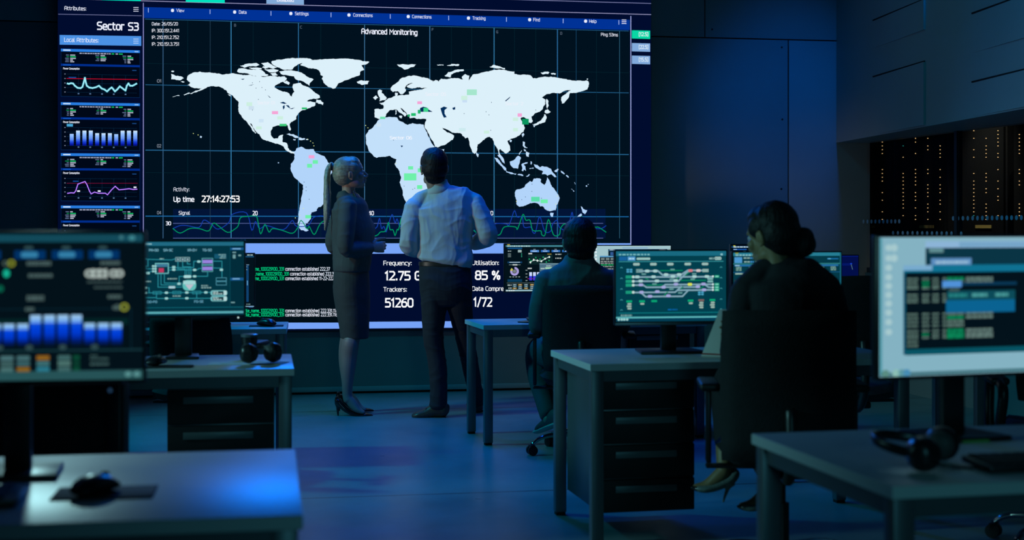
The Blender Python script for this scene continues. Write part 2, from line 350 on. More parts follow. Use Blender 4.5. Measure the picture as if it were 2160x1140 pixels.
def floor_material():
    m = bpy.data.materials.new('polished_concrete'); m.use_nodes = True; nt = m.node_tree; b = nt.nodes['Principled BSDF']
    N = nt.nodes.new; L = nt.links.new
    tc = N('ShaderNodeTexCoord'); n1 = N('ShaderNodeTexNoise'); n1.inputs['Scale'].default_value = 1.3; n1.inputs['Detail'].default_value = 8; n1.inputs['Roughness'].default_value = .65
    r1 = N('ShaderNodeValToRGB'); r1.color_ramp.elements[0].position = .3; r1.color_ramp.elements[1].position = .72
    r1.color_ramp.elements[0].color = (.135, .195, .21, 1); r1.color_ramp.elements[1].color = (.26, .33, .335, 1)
    L(tc.outputs['Object'], n1.inputs['Vector']); L(n1.outputs['Fac'], r1.inputs[0])
    sx = N('ShaderNodeSeparateXYZ'); mp = N('ShaderNodeMapping'); mp.inputs['Rotation'].default_value = (0, 0, -TH)
    L(tc.outputs['Object'], mp.inputs[0]); L(mp.outputs[0], sx.inputs[0])
    # saw-cut joints every 3 m
    def joint(sock, off, step):
        a = N('ShaderNodeMath'); a.operation = 'ADD'; a.inputs[1].default_value = off; L(sock, a.inputs[0])
        p = N('ShaderNodeMath'); p.operation = 'PINGPONG'; p.inputs[1].default_value = step / 2; L(a.outputs[0], p.inputs[0])
        c = N('ShaderNodeMath'); c.operation = 'LESS_THAN'; c.inputs[1].default_value = 0.009; L(p.outputs[0], c.inputs[0]); return c.outputs[0]
    jt = joint(sx.outputs[1], -6.86, 3.2)
    mix = N('ShaderNodeMix'); mix.data_type = 'RGBA'; mix.inputs['B'].default_value = (.05, .05, .05, 1)
    L(jt, mix.inputs['Factor']); L(r1.outputs[0], mix.inputs['A']); L(mix.outputs['Result'], b.inputs['Base Color'])
    n2 = N('ShaderNodeTexNoise'); n2.inputs['Scale'].default_value = 3.5; n2.inputs['Detail'].default_value = 6
    mr = N('ShaderNodeMapRange'); mr.inputs['To Min'].default_value = .22; mr.inputs['To Max'].default_value = .42
    L(tc.outputs['Object'], n2.inputs['Vector']); L(n2.outputs['Fac'], mr.inputs['Value']); L(mr.outputs[0], b.inputs['Roughness'])
    n3 = N('ShaderNodeTexNoise'); n3.inputs['Scale'].default_value = 9; n3.inputs['Detail'].default_value = 6
    bp = N('ShaderNodeBump'); bp.inputs['Strength'].default_value = .05; L(tc.outputs['Object'], n3.inputs['Vector']); L(n3.outputs['Fac'], bp.inputs['Height']); L(bp.outputs[0], b.inputs['Normal'])
    b.inputs['Specular IOR Level'].default_value = .45
    return m
MB().box((0, 5.5, -0.05), (15, 21, 0.1)).build('floor', floor_material())
M_wall = mat('grey_wall_panel', (.36, .38, .38), .55, noise=(2.0, .06))
M_dark = mat('dark_gap', (.01, .01, .01), .9)
M_side = mat('dark_plaster', (.10, .11, .12), .8, noise=(1.5, .1))
M_teal = mat('pale_wall_panel', (.42, .46, .45), .5, noise=(1.2, .05))
tagS = lambda o: tag(o, kind='structure')
tagS(bpy.data.objects['floor'])
tagS(MB().box((0, 5.5, 5.05), (15, 21, 0.1)).build('ceiling', M_side))
tagS(MB().box((-5.6, 4.5, 2.5), (0.1, 15.0, 5.0)).build('wall_left', M_side))
tagS(MB().box((0, -3.05, 2.5), (12, 0.1, 5.0)).build('wall_front', M_side))
# back wall: panels with open joints, on a dark backing
wb = thing('wall_back', None, None); tagS(wb)
def bX(x):
    t = (x - 1080.0) / FPX; return t * WAL0 / (1 - .178 * t)
Mw = Matrix.Translation((0, WAL0, 0)) @ Matrix.Rotation(TH, 4, 'Z')
def wpanel(mb, x0, x1, z0, z1, g=.005):
    u0, u1 = x0 / math.cos(TH) + g, x1 / math.cos(TH) - g
    bmv = MB(); bmv.box(((u0 + u1) / 2, .02, (z0 + z1) / 2), (u1 - u0, .04, z1 - z0 - 2 * g), bev=.002)
    bmv.bm.transform(Mw); me = bpy.data.meshes.new('t'); bmv.bm.to_mesh(me); bmv.bm.free(); mb.bm.from_mesh(me); bpy.data.meshes.remove(me)
ZS = 2.852
p = MB(); xl, xr = -5.55, 3.02
for a, b_, z0, z1 in ((xl, bX(-60), 0, ZS), (bX(-60), bX(560), 0, ZS), (bX(560), bX(1200), 0, ZS), (bX(1200), bX(1663), 0, ZS), (bX(1663), xr, 0, ZS),
                      (xl, bX(140), ZS, 5.0), (bX(140), bX(820), ZS, 5.0), (bX(820), bX(1487), ZS, 5.0), (bX(1487), xr, ZS, 5.0)):
    wpanel(p, a, b_, z0, z1)
p.build('panelling', M_wall, wb, smooth=30)
bk = MB(); bk.box((-1.3, .12, 2.5), (8.8, .1, 5.0)); bk.bm.transform(Mw); bk.build('backing', M_dark, wb)
for x, y in ((1502, 62), (1649, 100), (1650, 252), (1648, 399)):
    c = back_pt(x, y, WAL0); MB().cyl(c - NO * .002, c + NO * .004, .008, n=14).build('bolt', mat('black_bolt', (.01, .01, .012), .5), wb)
# plinth under the display with its skirting rail
q = MB(); ux0, ux1 = -5.2, 1.28
q.box(((ux0 + ux1) / 2, -.06, .27), (ux1 - ux0, .12, .43)); q.bm.transform(Mw)
tagS(q.build('trim_1', mat('grey_plinth', (.17, .20, .20), .6, noise=(2, .06))))
q = MB(); q.box(((ux0 + ux1) / 2, -.066, .036), (ux1 - ux0, .14, .038), bev=.003); q.bm.transform(Mw)
tagS(q.build('baseboard_back', mat('grey_rail', (.32, .36, .36), .5)))

# right side: overhanging panelled box above, glass partition below
def ovX(Y): return 3.863 - .097 * Y
ov = MB()
ov.prism([(ovX(11.95), 11.95), (ovX(3.0), 3.0), (5.617 - .2247 * 3.0 + .07, 3.0), (5.617 - .2247 * 11.95 + .07, 11.95)], 2.0, 5.0)
def flap(ya, yb, z0, z1, d=.016):
    a = Vector((ovX(ya), ya, 0)); b = Vector((ovX(yb), yb, 0)); n = Vector((-1, -.097, 0)).normalized()
    P = [a - n * .01, a + n * .002, b + n * d, b - n * .01]
    ov.prism([(v.x, v.y) for v in P], z0, z1)
ovr = tagS(thing('wall_right', None, None))
ov_o = ov.build('overhang', M_teal, ovr, smooth=20)
fl = ov = MB()
for ya, yb, z0, z1 in ((11.0, 9.96, 2.68, 2.89), (11.0, 9.96, 2.012, 2.453), (9.18, 8.1, 2.42, 2.67), (9.18, 8.1, 2.01, 2.227), (11.0, 9.96, 3.1, 3.5)):
    flap(ya, yb, z0, z1)
fl.build('raised_panel', M_teal, ovr, smooth=20)
sl = MB(); nn = Vector((-1, -.097, 0)).normalized()
for ya, yb, z in ((11.0, 9.97, 2.895), (11.0, 9.97, 2.459), (9.18, 8.1, 2.676), (9.18, 8.1, 2.233)):
    a = Vector((ovX(ya), ya, z)); b = Vector((ovX(yb), yb, z)); c = (a + b) / 2
    sl.box(c + nn * .002, ((b - a).length, .012, .010), rz=math.atan2((b - a).y, (b - a).x))
sl.build('vent_slot', M_dark, ovr)
def glX(Y): return 5.617 - .2247 * Y
ang = math.atan2(-1, .2247)
M_gl = bpy.data.materials.new('partition_glass'); M_gl.use_nodes = True
b_ = M_gl.node_tree.nodes['Principled BSDF']; b_.inputs['Transmission Weight'].default_value = 1; b_.inputs['Roughness'].default_value = .02; b_.inputs['IOR'].default_value = 1.05; b_.inputs['Base Color'].default_value = (.75, .8, .85, 1)
win = tagS(thing('window_1', None, None))
def along(mb, y0, y1, z0, z1, t, off=0):
    a = Vector((glX(y0), y0, 0)); b = Vector((glX(y1), y1, 0)); c = (a + b) / 2; n = Vector((-1, -.2247, 0)).normalized()
    mb.box((c.x + n.x * off, c.y + n.y * off, (z0 + z1) / 2), ((b - a).length, t, z1 - z0), rz=math.atan2((b - a).y, (b - a).x)); return mb
along(MB(), 11.78, 4.0, .93, 2.0, .012).build('glass_pane', M_gl, win)
tagS(along(MB(), 11.78, 3.2, .0, .92, .10).build('wall_right_base', mat('grey_plinth_teal', (.15, .18, .18), .6)))
M_mull = mat('dark_mullion', (.06, .07, .08), .35, .6)
for y in (10.43, 8.9, 7.3, 5.7):
    along(MB(), y + .018, y - .018, .92, 2.0, .05).build('mullion', M_mull, win)
along(MB(), 11.78, 4.0, .92, .96, .07).build('sill', M_mull, win)
M_dot = mat('frosted_dot_film', (.28, .50, .72), .5)
def dot_row(x0, x1, y, n, ry):
    nrm = Vector((-1, -.2247, 0)).normalized(); tdir = Vector((.2247, -1, 0)).normalized()
    zc = None
    for i in range(n):
        x = x0 + (x1 - x0) * i / (n - 1); t = (x - 1080) / FPX; Y = 5.617 / (t + .2247); p = px(x, y, Y); zc = zc or p.z
        c = Vector((p.x, p.y, zc)) + nrm * .009
        MB().loft([(c - nrm * .001, .017, .017), (c + nrm * .001, .017, .017)], ref=(0, 0, 1), n=14, k=1, cap='flat').build('frosted_dot', M_dot, win)
dot_row(1790, 1899, 468, 14, 5); dot_row(2013, 2157, 461, 15, 7); dot_row(1886, 2030, 492, 15, 5)
# server racks behind the glass
M_rack = mat('rack_black', (.018, .02, .024), .45, .3); M_door = mat('rack_mesh_door', (.010, .012, .016), .95, spec=.1)
M_led = em((255, 200, 130), 1.6); M_ledg = em((40, 170, 150), 1.0); M_lab = mat('yellow_rack_label', (.75, .58, .18), .6)
RX = lambda Y: 6.30 - .2247 * Y
rn = Vector((-1, -.2247, 0)).normalized(); ra = math.atan2(-1, .2247)
def rack_pt(x, y):
    t = (x - 1080) / FPX; Y = 6.30 / (t + .2247); return px(x, y, Y)
racks = [(13.75, 12.78, (1837, 1862), (1842, 10), 'tall black server rack furthest behind the glass partition, beside the wall corner'),
         (12.70, 11.88, (1906, 1932, 1958, 1984), (1955, 35), 'black server rack with amber lights and yellow label, left of the glass mullion'),
         (11.80, 11.02, (2029, 2055, 2081, 2106), (2075, 34), 'black server rack with amber lights and yellow label, right of the glass mullion'),
         (10.94, 10.16, (2151, 2176, 2200, 2226), (2195, 34), 'black server rack behind glass at the right edge, single column of lights showing')]
rnd = random.Random(3)
for y0, y1, cols, (lx, lw), lab in racks:
    a = Vector((RX(y0), y0, 0)); b = Vector((RX(y1), y1, 0)); c = (a + b) / 2; ln = (b - a).length
    t = thing('server_rack', lab, 'server rack', (c.x, c.y, 0), ra, 'server racks behind the glass')
    T = Matrix.Translation((c.x, c.y, 0)) @ Matrix.Rotation(ra, 4, 'Z'); Ti = T.inverted(); sgn = 1 if (Ti @ (c + rn)).y > 0 else -1
    MB().box((0, -sgn * .42, 1.12), (ln - .01, .8, 2.2), bev=.006).build('cabinet', M_rack, t)
    MB().box((0, -sgn * .012, 1.12), (ln - .06, .02, 2.08), bev=.004).build('door', M_door, t)
    for x in cols:
        for k in list(range(9)) + [-1] + list(range(20, 34)):
            if k < 0 or rnd.random() < (.45 if k < 9 else .3): continue
            q = Ti @ rack_pt(x, 268 + k * 8 if k < 9 else 358 + (k - 20) * 8.1)
            MB().box((q.x, sgn * .002, q.z), (.0048, .006, .0048)).build('indicator_light', M_led if rnd.random() > .04 else M_ledg, t)
    q = Ti @ rack_pt(lx, 478.5); MB().box((q.x, sgn * .001, q.z), (lw * .0076 * .9, .006, .026)).build('label_plate', M_lab, t)
# ------------------------------------------------------------------ video wall
Mscr = Matrix.Translation((-1.2, SCR0 - .178 * 1.2, 0)) @ Matrix.Rotation(TH, 4, 'Z'); MscrI = Mscr.inverted()
vw = thing('video_wall', 'huge blue video wall showing a white world map and data panels', 'screen', Mscr.translation, TH)
def smap(x, y, e):
    return MscrI @ (back_pt(x, y, SCR0) + NO * (.004 + e))
c0, c1 = MscrI @ back_pt(121, 700, SCR0), MscrI @ back_pt(1374, 700, SCR0)
zt, zb = 3.62, 1.3 - (698 - HZ) * 11.15 / FPX
MB().box(((c0.x + c1.x) / 2, .065, (zt + zb) / 2), (c1.x - c0.x, .13, zt - zb), bev=.004).build('housing', mat('screen_housing', (.012, .013, .016), .5), vw)
NAVY, BLK, OCE = (1, 12, 46), (2, 12, 20), (1, 17, 30)
WH, LB, SKY = (235, 240, 255), (120, 165, 248), (75, 145, 228)
EP = .0006
def slope(x): return 0
# lines of the picture that run along the wall follow it: sy(x, y_ref at x=640, amount)
def hz(x, y, xr=640.0):                      # a level line of the screen that crosses column xr at row y
    z = back_pt(xr, y, SCR0).z; t = (x - 1080.0) / FPX; Y = SCR0 / (1 - .178 * t)
    return HZ - (z - CZ) * FPX / Y
class WallCanvas(Canvas):
    def __init__(s): super().__init__(smap, EP)
    def band(s, x0, x1, ya, yb, c, L=1, light=False, xr=640.0):
        s.raw([(x0, hz(x0, ya, xr)), (x1, hz(x1, ya, xr)), (x1, hz(x1, yb, xr)), (x0, hz(x0, yb, xr))], [(0, 1, 2, 3)], c, L, light)
    def wtext(s, t, x0, y0, x1, y1, c=WH, L=5, bold=False):
        xm = x0; sl = (hz(x1, y1, x0) - y1) / (x1 - x0); s.text(t, x0, y0, x1, y1, c, L, bold, sl)
# backgrounds
k = WallCanvas()
k.band(122, 1373, -150, 697, NAVY, 0, True)
k.build('display', vw)
k = WallCanvas()                             # header strip
k.band(122, 1373, 10.4, 11.9, (150, 150, 190), 1); k.band(640, 1373, -14, -12.6, (120, 125, 170), 1)
k.band(215, 297, -20, 1.6, (0, 225, 190), 2, xr=256); k.band(392, 474, -20, 5.4, (0, 225, 190), 2, xr=430); k.band(562, 641, -20, 9, (130, 170, 215), 2, xr=600)
k.wtext('Disabled', 584, -3.5, 620, 3, WH, 4, True)
k.band(304, 1328, 15.5, 38.5, (0, 50, 150), 2, True, xr=320)
for x in (313, 443, 571.5, 698, 823, 946, 1068, 1187.5, 1305):
    y = hz(x, 21.5, 313); k.rect(x - .6, y - 4.5, x + .8, y + 5, (170, 190, 240), 3)
for t, xi, x0, x1 in (('View', 364, 372, 389), ('Data', 495, 504, 520), ('Settings', 613.5, 622, 651), ('Connections', 736, 745, 786), ('Connections', 861, 869, 910), ('Tracking', 988, 996.5, 1024), ('Find', 1117, 1124.5, 1138.5), ('Help', 1235, 1242.5, 1258)):
    y = hz(xi, 22.3, 364); k.pill(xi - 3.2, y - 3.4, xi + 3.2, y + 3.4, WH, 3)
    k.wtext(t, x0, y - 3.2, x1, y + 3.0, (225, 232, 255), 4)
for d in (-4, 0, 4):
    y = hz(1316, 20 + d, 313); k.rect(1311, y + 22 - 22 - .8, 1321, y + .8, (210, 220, 245), 3)
    k.rect(281.5, 20 + d - .7, 292.5, 20 + d + .7, (215, 220, 240), 3)
k.build('menu_bar', vw)
k = WallCanvas()                             # left side panel
k.rect(301.6, 6, 303.4, 560, (140, 140, 195), 2); k.rect(123, 29.5, 299, 30.6, (120, 125, 170), 2, y0b=33, y1b=34)
k.wtext('Attributes:', 136, 13.5, 182, 21, (225, 230, 250), 4)
k.wtext('Sector S3', 204.5, 47, 293, 62, WH, 4, True)
k.rect(126, 74, 298, 94.5, SKY, 2, True, 76.5, 97)
k.wtext('Local Attributes:', 135.5, 80, 208, 88, (225, 235, 255), 4)
for d in (-4.3, 0, 4.3): k.rect(281.5, 87 + d - .7, 292.5, 87 + d + .7, (190, 215, 250), 4)
GRN = (20, 190, 100); DIM = (90, 105, 140)
def widget(y0, kind):
    x0, x1 = 128.5, 295.5; f = lambda x, y: hz(x, y0 + y, 128.5)
    def bd(a, b, ya, yb, c, L): k.raw([(a, f(a, ya)), (b, f(b, ya)), (b, f(b, yb)), (a, f(a, yb))], [(0, 1, 2, 3)], c, L)
    bd(x0, x1, 0, 101, (0, 8, 24), 1)
    for a in (x0, x1 - .8): bd(a, a + .8, 0, 101, (5, 40, 85), 2)
    bd(x0, x1, 100, 101, (5, 40, 85), 2); bd(x0, x1, 0, 5.6, (40, 125, 225), 2); bd(x0, x1, 31.5, 36, (0, 45, 140), 2)
    bd(133.5, 149, 1.4, 4.2, (200, 225, 250), 3); bd(284, 292, 2, 4, (150, 195, 240), 3); bd(133.5, 150, 33, 35, (20, 90, 190), 3)
    a = 168
    while a < 234:
        w = rnd.uniform(2.5, 6.5); bd(a, a + w, 7.6, 10, (165, 170, 195), 3); a += w + rnd.uniform(.8, 1.8)
    bd(235.5, 241, 7.6, 10, GRN, 3); bd(244, 249, 7.6, 10, (165, 170, 195), 3); bd(251, 259, 7.6, 10, GRN, 3)
    for cx, n in ((146, 5), (210, 4), (267, 5)):
        for i in range(n):
            c = GRN if i == 1 else DIM; c2 = GRN if i == 1 else (180, 185, 205); ww = rnd.uniform(4, 9)
            bd(cx - ww, cx - .6, 12 + i * 3.5, 14 + i * 3.5, (10, 130, 70) if i == 1 else DIM, 3); bd(cx + 2.2, cx + 2.2 + (12 if i in (1, 2) else rnd.uniform(5, 11)), 11.9 + i * 3.5, 14.1 + i * 3.5, c2, 3)
    k.wtext('Power Consumption', 133.5, y0 + 39.8, 168, y0 + 43.4, WH, 4, True)
    bd(279, 288, 42, 44, (25, 70, 130), 3)
    for i in range(5):
        bd(141, 289, 53 + i * 9.5, 53.5 + i * 9.5, (10, 45, 75), 2); bd(136, 138.6, 52.4 + i * 9.5, 54 + i * 9.5, (130, 140, 165), 3)
    for i in range(5): bd(165.5 + i * 24.8, 166 + i * 24.8, 53, 92, (10, 45, 75), 2); bd(164 + i * 24.8, 167.5 + i * 24.8, 93, 95.5, (90, 120, 160), 3)
    g = lambda pts: [(120 + x / 8.768, 90 + y / 8.768 + (y0 - 103)) for x, y in pts]
    if kind == 'wave':
        k.line(g([(185, 665), (1490, 685)]), 1.3, (200, 10, 45), 3); bd(145, 161, 59.2, 61.2, (15, 80, 160), 3)
        w = g([(195, 757), (225, 765), (262, 752), (300, 757), (335, 800), (385, 838), (440, 845), (475, 820), (500, 730), (520, 650), (535, 730), (555, 800), (600, 832), (660, 842), (720, 828), (780, 800), (830, 850), (880, 868), (930, 905), (975, 860), (1015, 830), (1045, 865), (1075, 905), (1120, 865), (1165, 810), (1205, 840), (1270, 890), (1295, 800), (1325, 755), (1355, 800), (1400, 800), (1440, 780), (1475, 760)])
        k.line(w, 4.6, (40, 125, 150), 3); k.line(w, 2.8, (165, 240, 250), 4)
    elif kind == 'bars':
        bd(141, 154, 45.5, 51, (70, 165, 215), 3)
        ramp = [(160, 200, 255), (140, 185, 252), (120, 165, 248), (105, 150, 240), (70, 115, 235), (35, 75, 215), (15, 45, 190), (5, 20, 150)]
        for i, tp in enumerate((640, 580, 580, 580, 628, 628, 628, 645, 582, 582, 582)):
            xa = 120 + (240 + i * 117.5) / 8.768; k.vbar(xa, y0 + (tp - 55) / 8.768, xa + 8.3, y0 + 91.5, [(200, 228, 255)] + ramp if tp < 640 else ramp)
    elif kind == 'line':
        s2 = lambda pts: [(100 + x / 4, 250 + y / 4) for x, y in pts]
        k.line(s2([(165, 548), (760, 548)]), 1.1, (120, 10, 50), 3); bd(154, 166, 58, 60, (15, 80, 160), 3)
        w = s2([(170, 633), (200, 628), (225, 630), (240, 612), (258, 555), (285, 545), (318, 533), (335, 560), (355, 612), (370, 638), (398, 622), (430, 632), (490, 632), (508, 645), (540, 605), (573, 573), (605, 603), (640, 600), (690, 594), (725, 600), (757, 598)])
        k.line(w, 2.4, (110, 60, 215), 3); k.line(w, 1.3, (210, 150, 255), 4)
        for a, b in ((163, 152), (206.5, 152), (282, 144)): k.rect(a, 250 + (b - 0) + 0, a + 6, 250 + b + 3, WH, 4)
widget(103, 'wave'); widget(216, 'bars'); widget(323.5, 'line'); widget(434, 'none')
k.build('side_panel', vw)
# map field
k = WallCanvas()
k.raw([(305, 39.5), (1328, hz(1328, 39.5, 305)), (1328, 513), (305, 513.5)], [(0, 1, 2, 3)], OCE, 1, True)
k.rect(1329.3, 34, 1331.2, 517, (150, 160, 215), 3)
GL, GD, GF = (35, 95, 138), (22, 66, 100), (5, 34, 46)
k.band(306, 1326, 39.8, 41, GL, 2, xr=305)
for y, c, w in ((179, GL, 1.4), (317, GL, 2.0), (456.3, (25, 100, 160), 2.0), (134, GF, 1), (364.5, GF, 1)):
    k.band(307, 1326, y - w / 2, y + w / 2, c, 2, xr=307)
for x, c, w in ((344, (60, 100, 140), 1.5), (396, GF, 1.2), (443.5, (35, 60, 80), 1.2), (487.5, (50, 120, 165), 2), (629.5, (40, 100, 145), 1.8), (534, GF, 1), (676.5, GF, 1.2), (769, (60, 110, 150), 1.6), (815, GF, 1), (860, GF, 1), (906.5, (60, 110, 150), 1.8), (952, GF, 1), (995, GF, 1.1), (1042, (50, 120, 165), 1.8), (1085, GF, 1), (1130, GF, 1), (1175.5, (40, 100, 150), 2), (1215, GD, 1.1), (1258, GF, 1), (1306.5, (40, 85, 110), 1.4)):
    k.rect(x - w / 2, hz(x, 41, 305), x + w / 2, 503, c, 2)
for t, x, y in (('B', 494, 51), ('C', 633, 55), ('F', 910.5, 60), ('G', 1046.5, 65), ('D', 1181.5, 68)): k.text(t, x, y, x + 4, y + 5, (95, 110, 130), 4)
for t, y in (('01', 168), ('02', 305), ('04', 446)): k.text(t, 331.5, y, 340, y + 6, (140, 150, 165), 4)
k.build('map_field', vw)
